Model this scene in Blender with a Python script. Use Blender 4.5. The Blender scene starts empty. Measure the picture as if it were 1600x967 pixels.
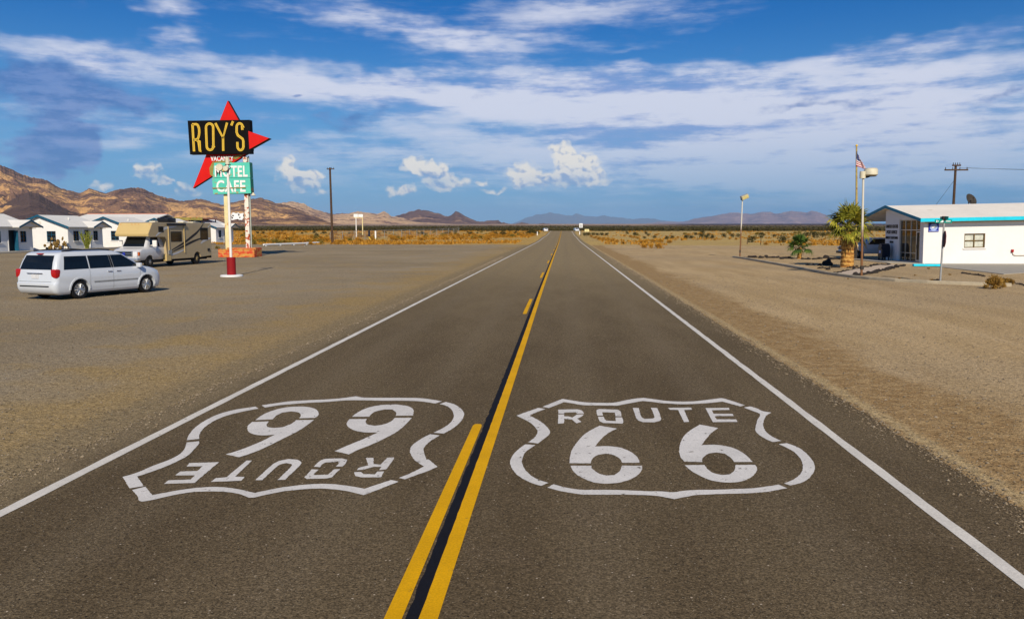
import bpy, bmesh, math, random
from mathutils import Vector, Matrix, noise
R = math.radians
scene = bpy.context.scene
COL = scene.collection
random.seed(7)

# ------------------------------------------------------------------ camera model
FPX = 1220.0
YAW = math.atan(80 / FPX)
PITCH = math.atan((483.5 - 358) / FPX)
EYE = Vector((0, 0, 2.25))
cf = Vector((-math.sin(YAW) * math.cos(PITCH), math.cos(YAW) * math.cos(PITCH), -math.sin(PITCH)))
cr = Vector((math.cos(YAW), math.sin(YAW), 0))
cu = cr.cross(cf)

def ray(px, py):
    return cf * FPX + cr * (px - 800) - cu * (py - 483.5)
def G(px, py, z=0.0):                       # point of the level ground seen at a spot of the photograph
    d = ray(px, py); t = (z - EYE.z) / d.z
    return EYE + d * t
def PY(px, py, Y):                          # point on the upright plane y = Y
    d = ray(px, py); return EYE + d * ((Y - EYE.y) / d.y)
def PD(px, py, dist):                       # point at a forward distance
    d = ray(px, py); h = math.hypot(d.x, d.y); return EYE + d * (dist / h)

cam = bpy.data.cameras.new("camera"); camo = bpy.data.objects.new("camera", cam); COL.objects.link(camo)
camo.location = EYE; camo.rotation_euler = (R(90) - PITCH, 0, YAW)
cam.sensor_width = 36; cam.lens = 36 * FPX / 1600; cam.clip_start = 0.1; cam.clip_end = 120000
scene.camera = camo

# ------------------------------------------------------------------ materials
def lin(c):
    return tuple((x / 12.92 if x <= .04045 else ((x + .055) / 1.055) ** 2.4) for x in c)
def hx(s):
    return lin(tuple(int(s[i:i + 2], 16) / 255 for i in (0, 2, 4)))

class NT:
    def __init__(s, tree): s.t = tree; s.n = tree.nodes; s.l = tree.links
    def add(s, typ, **kw):
        nd = s.n.new(typ)
        for k, v in kw.items(): setattr(nd, k, v)
        return nd
    def put(s, sock, v):
        if isinstance(v, (int, float)): sock.default_value = v
        elif isinstance(v, (tuple, list)):
            sock.default_value = tuple(v) + (1.0,) if len(v) == 3 and sock.type == 'RGBA' else tuple(v)
        else: s.l.new(v, sock)
    def m(s, op, a, b=None, c=None, clamp=False):
        nd = s.add('ShaderNodeMath', operation=op, use_clamp=clamp)
        s.put(nd.inputs[0], a)
        if b is not None: s.put(nd.inputs[1], b)
        if c is not None: s.put(nd.inputs[2], c)
        return nd.outputs[0]
    def vm(s, op, a, b=None):
        nd = s.add('ShaderNodeVectorMath', operation=op)
        s.put(nd.inputs[0], a)
        if b is not None:
            s.put(nd.inputs[3] if op == 'SCALE' else nd.inputs[1], b)
        return nd.outputs[0]
    def noise(s, vec, scale, detail=4, rough=.55, lac=2.0, dist=0.0, dims='3D'):
        nd = s.add('ShaderNodeTexNoise', noise_dimensions=dims)
        if vec is not None: s.l.new(vec, nd.inputs['Vector'])
        nd.inputs['Scale'].default_value = scale; nd.inputs['Detail'].default_value = detail
        nd.inputs['Roughness'].default_value = rough; nd.inputs['Lacunarity'].default_value = lac
        nd.inputs['Distortion'].default_value = dist
        return nd.outputs['Fac']
    def vor(s, vec, scale, out='Distance', feat='F1'):
        nd = s.add('ShaderNodeTexVoronoi', feature=feat)
        s.l.new(vec, nd.inputs['Vector']); nd.inputs['Scale'].default_value = scale
        return nd.outputs[out]
    def step(s, v, lo, hi, a=0.0, b=1.0):
        nd = s.add('ShaderNodeMapRange', interpolation_type='SMOOTHSTEP')
        for i, x in enumerate((v, lo, hi, a, b)): s.put(nd.inputs[i], x)
        return nd.outputs[0]
    def mix(s, f, a, b, mode='MIX'):
        nd = s.add('ShaderNodeMix', data_type='RGBA', blend_type=mode)
        s.put(nd.inputs[0], f); s.put(nd.inputs[6], a); s.put(nd.inputs[7], b)
        return nd.outputs[2]
    def ramp(s, v, stops):
        nd = s.add('ShaderNodeValToRGB'); s.l.new(v, nd.inputs[0]); el = nd.color_ramp.elements
        while len(el) < len(stops): el.new(.5)
        for e, (p, c) in zip(el, stops): e.position = p; e.color = tuple(c) + (1,)
        return nd.outputs[0]
    def comb(s, x, y, z):
        nd = s.add('ShaderNodeCombineXYZ')
        for i, v in enumerate((x, y, z)): s.put(nd.inputs[i], v)
        return nd.outputs[0]
    def sep(s, v):
        nd = s.add('ShaderNodeSeparateXYZ'); s.l.new(v, nd.inputs[0]); return nd.outputs

def newmat(name):
    m = bpy.data.materials.new(name); m.use_nodes = True
    nt = NT(m.node_tree); b = m.node_tree.nodes['Principled BSDF']
    return m, nt, b
def bump(nt, b, h, strength, dist=.01):
    nd = nt.add('ShaderNodeBump'); nd.inputs['Strength'].default_value = strength; nd.inputs['Distance'].default_value = dist
    nt.l.new(h, nd.inputs['Height']); nt.l.new(nd.outputs[0], b.inputs['Normal'])
def wpos(nt): return nt.add('ShaderNodeNewGeometry').outputs['Position']
def opos(nt): return nt.add('ShaderNodeTexCoord').outputs['Object']

def simple(name, col, rough=.6, var=.25, scale=3.0, metal=0.0, spec=.22, bmp=0.0, wear=None, wear_amt=.0, wear_scale=2.0, coat=0.0):
    """base colour broken up by two sizes of noise, optional second 'worn' colour in patches"""
    m, nt, b = newmat(name); p = opos(nt)
    n1 = nt.noise(p, scale, 5, .6); n2 = nt.noise(p, scale * 9, 3, .6)
    k = nt.m('ADD', nt.m('MULTIPLY', n1, .65), nt.m('MULTIPLY', n2, .35))
    f = nt.step(k, .3, .7)
    c = nt.mix(f, tuple(x * (1 - var) for x in col), tuple(min(1, x * (1 + var * .6)) for x in col))
    if wear:
        w = nt.noise(p, wear_scale, 6, .65)
        c = nt.mix(nt.step(w, .62 - wear_amt, .68 - wear_amt), c, wear)
    nt.put(b.inputs['Base Color'], c); b.inputs['Roughness'].default_value = rough
    b.inputs['Metallic'].default_value = metal; b.inputs['Specular IOR Level'].default_value = spec
    b.inputs['Coat Weight'].default_value = coat
    if coat or metal: b.inputs['Specular IOR Level'].default_value = .5
    if bmp: bump(nt, b, k, bmp, .02)
    return m

def glass_mat(name, col=(.012, .014, .016), rough=.04):
    m, nt, b = newmat(name)
    n = nt.noise(opos(nt), 1.2, 2)
    nt.put(b.inputs['Base Color'], nt.mix(n, tuple(c * .7 for c in col), tuple(c * 1.4 for c in col)))
    b.inputs['Roughness'].default_value = rough; b.inputs['Specular IOR Level'].default_value = .5
    return m

M = {}
M['white_wall'] = simple('white stucco', (.80, .775, .73), .85, .06, .8, bmp=.15, wear=(.62, .57, .48), wear_amt=-.04, wear_scale=.9)
M['cream_wall'] = simple('painted block', (.72, .66, .56), .85, .08, .8, bmp=.15)
M['soffit'] = simple('soffit board', (.50, .42, .30), .8, .15, 2)
M['po_wall'] = simple('painted block wall', (.82, .785, .745), .85, .05, .8, bmp=.12)
M['roof_white'] = simple('white roofing', (.78, .75, .68), .8, .08, .7, wear=(.58, .56, .5), wear_amt=-.02, wear_scale=.5)
M['roof_tan'] = simple('coated roof', (.84, .77, .66), .8, .10, .35, wear=(.66, .58, .46), wear_amt=0, wear_scale=.45)
M['teal_trim'] = simple('blue trim paint', (.008, .085, .15), .6, .25, 3)
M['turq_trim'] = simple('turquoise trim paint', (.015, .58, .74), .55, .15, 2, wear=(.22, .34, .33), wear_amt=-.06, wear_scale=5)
M['turq_shade'] = simple('shaded turquoise trim', (.012, .22, .34), .55, .15, 2)  # darker copy of the turquoise trim, gable shade put into its colour
M['red_fascia'] = simple('red fascia', (.45, .14, .07), .7, .2, 3)
M['dark_glass'] = glass_mat('dark window glass')
M['door_glass'] = glass_mat('shop front glass', (.035, .028, .018), .03)
M['car_glass'] = glass_mat('tinted car glass', (.006, .008, .009), .02)
M['black'] = simple('black rubber', (.012, .012, .013), .75, .3, 6)
M['black_gloss'] = simple('black plastic', (.012, .012, .014), .35, .2, 6)
M['chrome'] = simple('bright metal', (.75, .75, .76), .18, .1, 4, metal=1)
M['alu'] = simple('dull alloy', (.62, .61, .58), .35, .15, 5, metal=.85)
M['car_white'] = simple('white car paint', (.60, .63, .67), .25, .03, 1.5, coat=.6)
M['red_lens'] = simple('red lamp lens', (.42, .012, .012), .15, .2, 8)
M['amber'] = simple('amber lens', (.60, .13, .02), .2, .2, 8)
M['clear_lens'] = simple('clear lamp lens', (.72, .74, .76), .08, .1, 8)
M['plate'] = simple('number plate', (.66, .66, .66), .4, .2, 20)
M['rv_tan'] = simple('tan fibreglass', (.46, .35, .19), .35, .06, 1.0, coat=.3)
M['rv_lit'] = simple('sunlit tan fibreglass', (.58, .42, .17), .35, .06, 1.0, coat=.3)  # tan with the yellow sunlight painted into its colour
M['rv_silver'] = simple('silver paint', (.58, .58, .58), .3, .06, 2, coat=.5)
M['rv_black'] = simple('black decal', (.02, .017, .015), .4, .2, 4)
M['wood_pole'] = simple('weathered pole wood', (.085, .05, .03), .9, .35, 6, bmp=.4)
M['flag_pole'] = simple('ochre flagpole', (.42, .31, .10), .6, .25, 5, wear=(.20, .09, .04), wear_amt=.02, wear_scale=3)
M['pole_dark'] = simple('dark post', (.05, .042, .035), .8, .3, 5)
M['galv'] = simple('galvanised steel', (.42, .42, .40), .45, .2, 6, metal=.6)
M['concrete'] = simple('concrete', (.40, .36, .29), .9, .15, 1.5, bmp=.3, wear=(.28, .23, .17), wear_amt=-.02, wear_scale=1.2)
M['walk'] = simple('pink concrete', (.56, .44, .32), .9, .12, 1.2, bmp=.25, wear=(.36, .28, .19), wear_amt=-.02, wear_scale=1.4)
M['kerb'] = simple('kerb concrete', (.46, .39, .27), .9, .2, 2.0, bmp=.4)
M['lava'] = simple('black lava rock', (.035, .028, .024), .95, .5, 7, bmp=.9)
M['turq_stop'] = simple('turquoise kerb paint', (.02, .60, .76), .6, .12, 4)
M['navy'] = simple('dark blue steel', (.012, .018, .035), .35, .25, 5)
M['sign_blue'] = simple('blue sign enamel', (.02, .035, .33), .4, .15, 6)
M['sign_pale'] = simple('pale blue print', (.36, .44, .72), .5, .2, 9)
M['sign_white'] = simple('white sign paint', (.82, .82, .80), .5, .06, 6)
M['sign_green'] = simple('green sign sheet', (.0, .26, .20), .4, .12, 8)
M['sign_yellow'] = simple('yellow sign sheet', (.80, .70, .34), .45, .1, 8)
M['stop_back'] = simple('stop sign sheet', (.10, .012, .02), .5, .2, 8)
M['letter_black'] = simple('black lettering', (.015, .013, .012), .5, .2, 8)
M['arrow_red'] = simple('red sign enamel', (.64, .008, .004), .5, .10, 1.2, wear=(.72, .34, .03), wear_amt=-.07, wear_scale=1.6)
M['arrow_side'] = simple('arrow side sheet', (.030, .016, .012), .7, .3, 3, wear=(.18, .09, .03), wear_amt=-.04, wear_scale=2)
M['sign_black'] = simple('black sign enamel', (.004, .0035, .0035), .7, .3, 2, spec=.1)
M['neon_yellow'] = simple('yellow letter paint', (.80, .50, .04), .5, .12, 3)
M['teal_sign'] = simple('teal sign enamel', (.10, .56, .42), .5, .12, 1.2, wear=(.36, .26, .09), wear_amt=.03, wear_scale=2.4)
M['teal_side'] = simple('teal sign side', (.03, .24, .17), .6, .2, 1.2, wear=(.24, .15, .06), wear_amt=.02, wear_scale=1.6)
M['letter_white'] = simple('white letter paint', (.84, .82, .78), .5, .08, 2, wear=(.50, .20, .07), wear_amt=-.005, wear_scale=3.2)
M['rust_plate'] = simple('rusty torn sheet', (.30, .24, .06), .8, .3, 2, wear=(.36, .10, .03), wear_amt=.02, wear_scale=2.2)
M['post_cream'] = simple('cream post paint', (.78, .66, .34), .6, .15, 1.0, wear=(.58, .24, .04), wear_amt=.02, wear_scale=1.8)
M['post_rust'] = simple('white post with rust', (.80, .74, .62), .6, .1, 1.0, wear=(.44, .075, .02), wear_amt=.12, wear_scale=3.4)
M['pipe_grey'] = simple('conduit', (.42, .45, .38), .6, .25, 2)
M['red_concrete'] = simple('red painted concrete', (.27, .008, .010), .65, .15, 3)
M['pole_white'] = simple('white pole paint', (.80, .76, .70), .5, .08, 1.5, wear=(.40, .16, .05), wear_amt=-.05, wear_scale=1.8)
M['pole_half_rust'] = None
M['lamp_cream'] = simple('cream lamp housing', (.66, .60, .44), .45, .15, 5)
M['lamp_grey'] = simple('grey lamp housing', (.38, .38, .34), .45, .2, 6)
M['lamp_lens'] = simple('lamp lens', (.60, .50, .20), .15, .2, 6)
M['cactus'] = simple('cactus pad', (.20, .12, .03), .7, .4, 4)
M['barrel'] = simple('pale barrier paint', (.78, .77, .74), .6, .1, 3)

def rust_pole():
    m, nt, b = newmat('pole rusty below'); p = opos(nt); z = nt.sep(p)[2]
    n = nt.noise(p, 3, 4)
    f = nt.step(nt.m('ADD', z, nt.m('MULTIPLY', n, 1.2)), 2.4, 3.2)
    nt.put(b.inputs['Base Color'], nt.mix(f, (.20, .085, .025), (.62, .58, .48))); b.inputs['Roughness'].default_value = .6
    return m
M['pole_half_rust'] = rust_pole()

def planter_mat():
    m, nt, b = newmat('yellow stone with red patches'); p = opos(nt)
    nd = nt.add('ShaderNodeTexBrick'); nd.inputs['Scale'].default_value = 1.0
    q = nt.sep(p); nt.l.new(nt.comb(nt.m('ADD', q[0], q[1]), q[2], 0.0), nd.inputs['Vector'])
    nd.inputs['Brick Width'].default_value = .55; nd.inputs['Row Height'].default_value = .17; nd.inputs['Mortar Size'].default_value = .012
    nd.inputs['Color1'].default_value = (.62, .34, .05, 1); nd.inputs['Color2'].default_value = (.62, .09, .025, 1); nd.inputs['Mortar'].default_value = (.52, .36, .12, 1)
    nd.inputs['Bias'].default_value = .2
    n = nt.noise(p, 5, 4)
    c = nt.mix(nt.step(n, .56, .74), nd.outputs['Color'], (.60, .40, .08))
    rn = nt.noise(nt.vm('MULTIPLY', p, (2.2, 2.2, 8.0)), 1.0, 4, .6); c = nt.mix(nt.step(rn, .50, .56), c, (.56, .045, .012))
    nt.put(b.inputs['Base Color'], c); b.inputs['Roughness'].default_value = .85
    bump(nt, b, nd.outputs['Fac'], .5, .02)
    return m
M['planter'] = planter_mat()

def leaf_mat(name, c1, c2, c3, scale=2.5, trans=.25):
    m, nt, b = newmat(name); p = opos(nt)
    n = nt.noise(p, scale, 4, .7); oi = nt.add('ShaderNodeObjectInfo').outputs['Random']
    c = nt.ramp(n, [(.3, c1), (.5, c2), (.7, c3)])
    c = nt.mix(.25, c, nt.mix(oi, c1, c3))
    nt.put(b.inputs['Base Color'], c); b.inputs['Roughness'].default_value = .75; b.inputs['Specular IOR Level'].default_value = .2
    return m
M['bush_gold'] = leaf_mat('golden saltbush leaves', (.20, .085, .008), (.44, .20, .018), (.56, .31, .045))
M['scrub_mass'] = leaf_mat('far creosote', (.018, .016, .005), (.040, .034, .009), (.075, .058, .018), .5)
M['bush_green'] = leaf_mat('creosote leaves', (.022, .024, .006), (.048, .046, .012), (.09, .075, .022))
M['bush_olive'] = leaf_mat('olive scrub leaves', (.10, .075, .012), (.19, .14, .022), (.28, .19, .035))
M['bush_dry'] = leaf_mat('dry weed stems', (.15, .075, .012), (.30, .165, .03), (.42, .25, .055))
M['bush_shoot'] = leaf_mat('yellow green shoots', (.10, .12, .015), (.22, .24, .03), (.34, .32, .06))
M['palm_leaf'] = leaf_mat('palm frond leaf', (.030, .050, .006), (.115, .140, .014), (.52, .42, .04), 2.4)
M['palm_leaf2'] = leaf_mat('young palm leaf', (.014, .045, .008), (.045, .10, .014), (.15, .19, .025), 1.6)
M['palm_dead'] = leaf_mat('dead palm frond', (.20, .10, .02), (.40, .22, .05), (.55, .34, .09), 2)
def trunk_mat():
    m, nt, b = newmat('palm trunk bark'); p = opos(nt); q = nt.sep(p)
    ring = nt.m('SINE', nt.m('ADD', nt.m('MULTIPLY', q[2], 26.0), nt.m('MULTIPLY', nt.noise(p, 3, 3), 5.0)))
    n = nt.noise(p, 7, 5)
    c = nt.ramp(nt.m('ADD', nt.m('MULTIPLY', ring, .16), n), [(.3, (.22, .085, .014)), (.5, (.46, .22, .04)), (.72, (.60, .34, .09))])
    nt.put(b.inputs['Base Color'], c); b.inputs['Roughness'].default_value = .95
    bump(nt, b, nt.m('ADD', nt.m('MULTIPLY', ring, .4), n), .8, .04)
    return m
M['trunk'] = trunk_mat()

# ------------------------------------------------------------------ mesh collector
class MB:
    def __init__(s): s.v = []; s.f = []; s.mi = []
    def add(s, vs, fs, mi=0):
        o = len(s.v); s.v += [tuple(x) for x in vs]; s.f += [tuple(o + i for i in f) for f in fs]; s.mi += [mi] * len(fs)
        return s
    def box(s, x0, x1, y0, y1, z0, z1, mi=0, c=0.0):
        if c <= 0:
            vs = [(x, y, z) for z in (z0, z1) for y in (y0, y1) for x in (x0, x1)]
            return s.add(vs, [(0, 2, 3, 1), (4, 5, 7, 6), (0, 1, 5, 4), (2, 6, 7, 3), (0, 4, 6, 2), (1, 3, 7, 5)], mi)
        bm = bmesh.new(); bmesh.ops.create_cube(bm, size=1)
        bmesh.ops.transform(bm, matrix=Matrix.Translation(((x0 + x1) / 2, (y0 + y1) / 2, (z0 + z1) / 2)) @ Matrix.Diagonal((x1 - x0, y1 - y0, z1 - z0, 1)), verts=bm.verts)
        bmesh.ops.bevel(bm, geom=bm.edges[:], offset=c, segments=2, profile=.6, affect='EDGES', clamp_overlap=True)
        s.bm(bm, mi); return s
    def bm(s, bm, mi=0):
        bm.verts.index_update()
        s.add([v.co for v in bm.verts], [[v.index for v in f.verts] for f in bm.faces], mi); bm.free(); return s
    def cyl(s, p0, p1, r0, r1=None, n=12, mi=0, cap=True):
        r1 = r0 if r1 is None else r1
        p0, p1 = Vector(p0), Vector(p1); d = (p1 - p0).normalized()
        a = d.orthogonal().normalized(); b = d.cross(a)
        vs = []
        for p, r in ((p0, r0), (p1, r1)):
            for k in range(n):
                t = 2 * math.pi * k / n; vs.append(p + (a * math.cos(t) + b * math.sin(t)) * r)
        fs = [(k, (k + 1) % n, n + (k + 1) % n, n + k) for k in range(n)]
        if cap: fs += [tuple(range(n - 1, -1, -1)), tuple(range(n, 2 * n))]
        return s.add(vs, fs, mi)
    def tube(s, pts, r, n=8, mi=0):
        for a, b in zip(pts, pts[1:]): s.cyl(a, b, r, r, n, mi)
        return s
    def lathe(s, prof, n=24, axis='z', c=(0, 0, 0), mi=0):
        vs = []; c = Vector(c)
        for (r, h) in prof:
            for k in range(n):
                t = 2 * math.pi * k / n; x, y = r * math.cos(t), r * math.sin(t)
                vs.append(c + (Vector((x, y, h)) if axis == 'z' else Vector((h, x, y)) if axis == 'x' else Vector((x, h, y))))
        fs = []
        for i in range(len(prof) - 1):
            for k in range(n):
                a, b = i * n + k, i * n + (k + 1) % n; fs.append((a, b, b + n, a + n))
        fs += [tuple(range(n - 1, -1, -1)), tuple(range((len(prof) - 1) * n, len(prof) * n))]
        return s.add(vs, fs, mi)
    def prism(s, poly, fn, a, b, mi=0, sidemi=None):
        """poly: 2D outline; fn(u,v,w)->3D; extruded from w=a to w=b"""
        bm = bmesh.new()
        va = [bm.verts.new(fn(u, v, a)) for u, v in poly]; vb = [bm.verts.new(fn(u, v, b)) for u, v in poly]
        n = len(poly); f1 = bm.faces.new(va); f2 = bm.faces.new(vb[::-1])
        r = bmesh.ops.triangulate(bm, faces=[f1, f2])
        bm.normal_update()
        s.bm(bm, mi)
        o = len(s.v); vs = [fn(u, v, a) for u, v in poly] + [fn(u, v, b) for u, v in poly]
        s.add(vs, [(k, n + k, n + (k + 1) % n, (k + 1) % n) for k in range(n)], mi if sidemi is None else sidemi)
        return s
    def build(s, name, mats, parent=None, smooth=False, origin=None, fix=True):
        me = bpy.data.meshes.new(name)
        o = Vector(origin) if origin is not None else Vector((0, 0, 0))
        me.from_pydata([(x - o.x, y - o.y, z - o.z) for x, y, z in s.v], [], s.f)
        for m in (mats if isinstance(mats, (list, tuple)) else [mats]): me.materials.append(m)
        me.polygons.foreach_set('material_index', s.mi)
        if fix:
            bm = bmesh.new(); bm.from_mesh(me); bmesh.ops.remove_doubles(bm, verts=bm.verts, dist=1e-5)
            bmesh.ops.recalc_face_normals(bm, faces=bm.faces); bm.to_mesh(me); bm.free()
        if smooth:
            me.polygons.foreach_set('use_smooth', [True] * len(me.polygons))
            me.set_sharp_from_angle(angle=R(smooth if smooth > 1 else 40))
        ob = bpy.data.objects.new(name, me); COL.objects.link(ob)
        if parent is not None: ob.parent = parent
        elif origin is not None: ob.location = o
        return ob

def tag(o, label=None, cat=None, group=None, kind=None):
    if label: o['label'] = label
    if cat: o['category'] = cat
    if group: o['group'] = group
    if kind: o['kind'] = kind
    return o
def thing(name, label, cat, loc, rz=0.0, group=None, scale=1.0):
    o = bpy.data.objects.new(name, None); COL.objects.link(o); o.empty_display_size = .3
    o.location = loc; o.rotation_euler = (0, 0, rz); o.scale = (scale,) * 3
    return tag(o, label, cat, group)
def copy_tree(o, parent=None):
    c = o.copy(); COL.objects.link(c)
    if parent is not None: c.parent = parent
    for ch in list(o.children): copy_tree(ch, c)
    return c
def text_mb(txt, size, fn, bold=0.0, spacing=1.0, xscale=1.0, depth=.02, align='CENTER'):
    """flat letters as a mesh: fn(u,v,w) places them"""
    cu_ = bpy.data.curves.new('lettering', 'FONT'); cu_.body = txt; cu_.size = size; cu_.offset = bold; cu_.extrude = depth / 2
    cu_.space_character = spacing; cu_.align_x = align; cu_.resolution_u = 3
    ob = bpy.data.objects.new('lettering', cu_); COL.objects.link(ob)
    dg = bpy.context.evaluated_depsgraph_get(); me = bpy.data.meshes.new_from_object(ob.evaluated_get(dg))
    mb = MB(); mb.add([fn(v.co.x * xscale, v.co.y, v.co.z) for v in me.vertices], [tuple(p.vertices) for p in me.polygons])
    bpy.data.objects.remove(ob); bpy.data.curves.remove(cu_); bpy.data.meshes.remove(me)
    return mb

def sm(t, a, b):
    t = max(0., min(1., (t - a) / (b - a))); return t * t * (3 - 2 * t)
def Hy(y):                                   # height of the desert floor along the road
    pts = [(-9e9, 0), (130, 0), (200, .45), (287, 1.5), (330, 1.5), (450, .7), (700, 1.0), (1000, 3.2), (2500, 13), (6000, 41), (9000, 46), (9e9, 46)]
    for (a, za), (b, zb) in zip(pts, pts[1:]):
        if y <= b: return za + (zb - za) * sm(y, a, b) if b < 1e9 and a > -1e9 and b < 700 else (za if a < -1e9 else za + (zb - za) * ((y - a) / (b - a)))
    return 46
from mathutils.geometry import delaunay_2d_cdt
# ------------------------------------------------------------------ sky, sun, air
SUN_EL = 33.0
SH = YAW + math.atan((800 - 700) / FPX)              # shadows run this far left of +Y
sun_dir = Vector((-math.sin(SH) * math.cos(R(SUN_EL)), math.cos(SH) * math.cos(R(SUN_EL)), -math.sin(R(SUN_EL))))
sl = bpy.data.lights.new("sun", 'SUN'); sl.energy = 4.7; sl.angle = R(.53); sl.color = (1.0, .90, .74)
so = bpy.data.objects.new("sun", sl); COL.objects.link(so); so.rotation_euler = sun_dir.to_track_quat('-Z', 'Y').to_euler(); so.location = (0, 0, 60)

world = bpy.data.worlds.new("World"); scene.world = world; world.use_nodes = True
W = NT(world.node_tree)
bg = world.node_tree.nodes['Background']
SKY_STRENGTH = .10
world.cycles.sampling_method = 'NONE'
sky = W.add('ShaderNodeTexSky', sky_type='NISHITA'); sky.sun_disc = False
sky.sun_elevation = R(SUN_EL); sky.sun_rotation = math.atan2(-sun_dir.x, -sun_dir.y)
sky.air_density = 1.0; sky.dust_density = .25; sky.ozone_density = 3.5; sky.altitude = 300
D = W.add('ShaderNodeTexCoord').outputs['Generated']
dx, dy, dz = W.sep(D)
az = W.m('MULTIPLY', W.m('ARCTAN2', dx, dy), FPX)     # angles in 1/1220 rad
el = W.m('MULTIPLY', W.m('ARCSINE', dz), FPX)
def ang(px, py):
    d = ray(px, py).normalized(); return math.atan2(d.x, d.y) * FPX, math.asin(d.z) * FPX
ae = W.comb(az, el, 0.0)
def scl(x, y, ox=0, oy=0): return W.vm('MULTIPLY', W.vm('ADD', ae, (ox, oy, 0)), (x, y, 1))
# warp for ragged shapes
wn = W.add('ShaderNodeTexNoise', noise_dimensions='2D'); W.l.new(scl(1 / 110, 1 / 50), wn.inputs['Vector']); wn.inputs['Scale'].default_value = 1; wn.inputs['Detail'].default_value = 3; wn.inputs['Roughness'].default_value = .6
warp = W.vm('MULTIPLY', W.vm('SUBTRACT', wn.outputs['Color'], (.5, .5, .5)), (130, 52, 0))
aew = W.vm('ADD', ae, warp)
def blob(src, px, py, rx, ry, rot=0.0):
    """soft ellipse in sky angles (1 at its centre, 0 at its rim)"""
    a, e = ang(px, py); k = math.cos(math.atan((px - 800) / FPX)) ** 2
    mp = W.add('ShaderNodeMapping', vector_type='TEXTURE'); W.l.new(src, mp.inputs['Vector'])
    mp.inputs['Location'].default_value = (a, e, 0); mp.inputs['Rotation'].default_value = (0, 0, R(rot)); mp.inputs['Scale'].default_value = (rx * k, ry, 1)
    gr_ = W.add('ShaderNodeTexGradient', gradient_type='SPHERICAL'); W.l.new(mp.outputs[0], gr_.inputs[0])
    return gr_.outputs['Fac']
def total(src, items):
    acc = None
    for it in items:
        b = blob(src, *it[:4], it[5] if len(it) > 5 else 0.0)
        acc = W.m('MULTIPLY', b, it[4]) if acc is None else W.m('MULTIPLY_ADD', b, it[4], acc)
    return acc
# clear sky, deepened as a polarised lens shows it
sat = W.add('ShaderNodeHueSaturation'); W.l.new(sky.outputs[0], sat.inputs['Color']); sat.inputs['Saturation'].default_value = 1.5; sat.inputs['Value'].default_value = 1.0
base = W.mix(1.0, sat.outputs[0], (.21, .58, .77), 'MULTIPLY')
thin = W.m('MULTIPLY', W.step(el, 330, 20), .72)
base = W.mix(thin, base, tuple(x / SKY_STRENGTH for x in hx('74a4d6')))
# (1) high veil of streaked cloud
veil = total(aew, [
    (430, 120, 330, 42, .75, -4), (760, 152, 330, 48, .95), (1080, 150, 380, 62, .95, 2), (1400, 175, 330, 70, .75, 3),
    (560, 22, 260, 30, .75, -9), (690, 62, 170, 30, .6, -8), (880, 20, 230, 45, .85, 4), (820, 75, 160, 30, .35),
    (1330, 88, 190, 22, .7, 8), (1530, 52, 150, 24, .75, 9), (130, 100, 170, 34, .7, -5), (60, 80, 130, 26, .45),
    (190, 205, 150, 34, .6), (60, 190, 110, 20, .5), (400, 185, 110, 14, .5), (900, 235, 700, 60, .55), (1350, 240, 450, 55, .5),
    (1050, 215, 850, 150, .42), (250, 165, 420, 80, .20), (1300, 235, 550, 120, .30), (1480, 110, 240, 45, .4), (700, 120, 500, 40, .3), (1150, 275, 700, 40, .25), (950, 285, 900, 60, .32), (1350, 300, 500, 45, .30), (275, 25, 55, 20, .8), (285, 62, 50, 20, .8), (1000, 75, 110, 14, .5), (960, 105, 90, 14, .45), (330, 240, 260, 26, .35),
    (150, 32, 190, 32, -.6), (430, 82, 190, 28, -.45), (1080, 78, 230, 30, -.7, 2), (1330, 25, 230, 36, -.7), (480, 195, 160, 24, -.5), (280, 232, 120, 20, -.4), (620, 112, 110, 16, -.45)])
pl = W.vm('MULTIPLY', D, (1, 1, 0)); inv = W.m('DIVIDE', 1.0, W.m('MAXIMUM', W.m('ADD', dz, .10), .05))
nd = W.add('ShaderNodeVectorMath', operation='SCALE'); W.l.new(pl, nd.inputs[0]); W.l.new(inv, nd.inputs[3]); plane = nd.outputs[0]
nA = W.noise(W.vm('MULTIPLY', plane, (1.0, 1.6, 1)), 1.7, 6, .62, 2.1, .0, '2D')
nB = W.noise(scl(1 / 260, 1 / 34, 300, 77), 1.0, 6, .58, 2.2, .0, '2D')
nC = W.noise(scl(1 / 60, 1 / 16, 30, 7), 1.0, 4, .62, 2.0, 0.0, '2D')
nmix = W.m('ADD', W.m('MULTIPLY', nA, .36), W.m('ADD', W.m('MULTIPLY', nB, .52), W.m('MULTIPLY', nC, .12)))
vden = W.m('ADD', W.m('MULTIPLY', veil, 1.65), W.m('MULTIPLY', W.m('SUBTRACT', nmix, .5), 3.4))
va = W.m('MULTIPLY', W.step(vden, -.1, 1.85), .90)
front = W.step(el, -20, 10)
va = W.m('MULTIPLY', va, W.step(el, 0, 170, .30, 1.0))
S = 1 / SKY_STRENGTH
def rad(c): return tuple(x * S for x in c)
vshade = W.step(W.m('ADD', nB, W.m('ADD', W.m('MULTIPLY', W.m('SUBTRACT', nC, .5), .5), W.m('MULTIPLY', vden, .10))), .36, .72)
vcol = W.mix(vshade, rad(hx('93a8da')), rad(hx('e2e4f2')))
c1 = W.mix(va, base, vcol)
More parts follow.
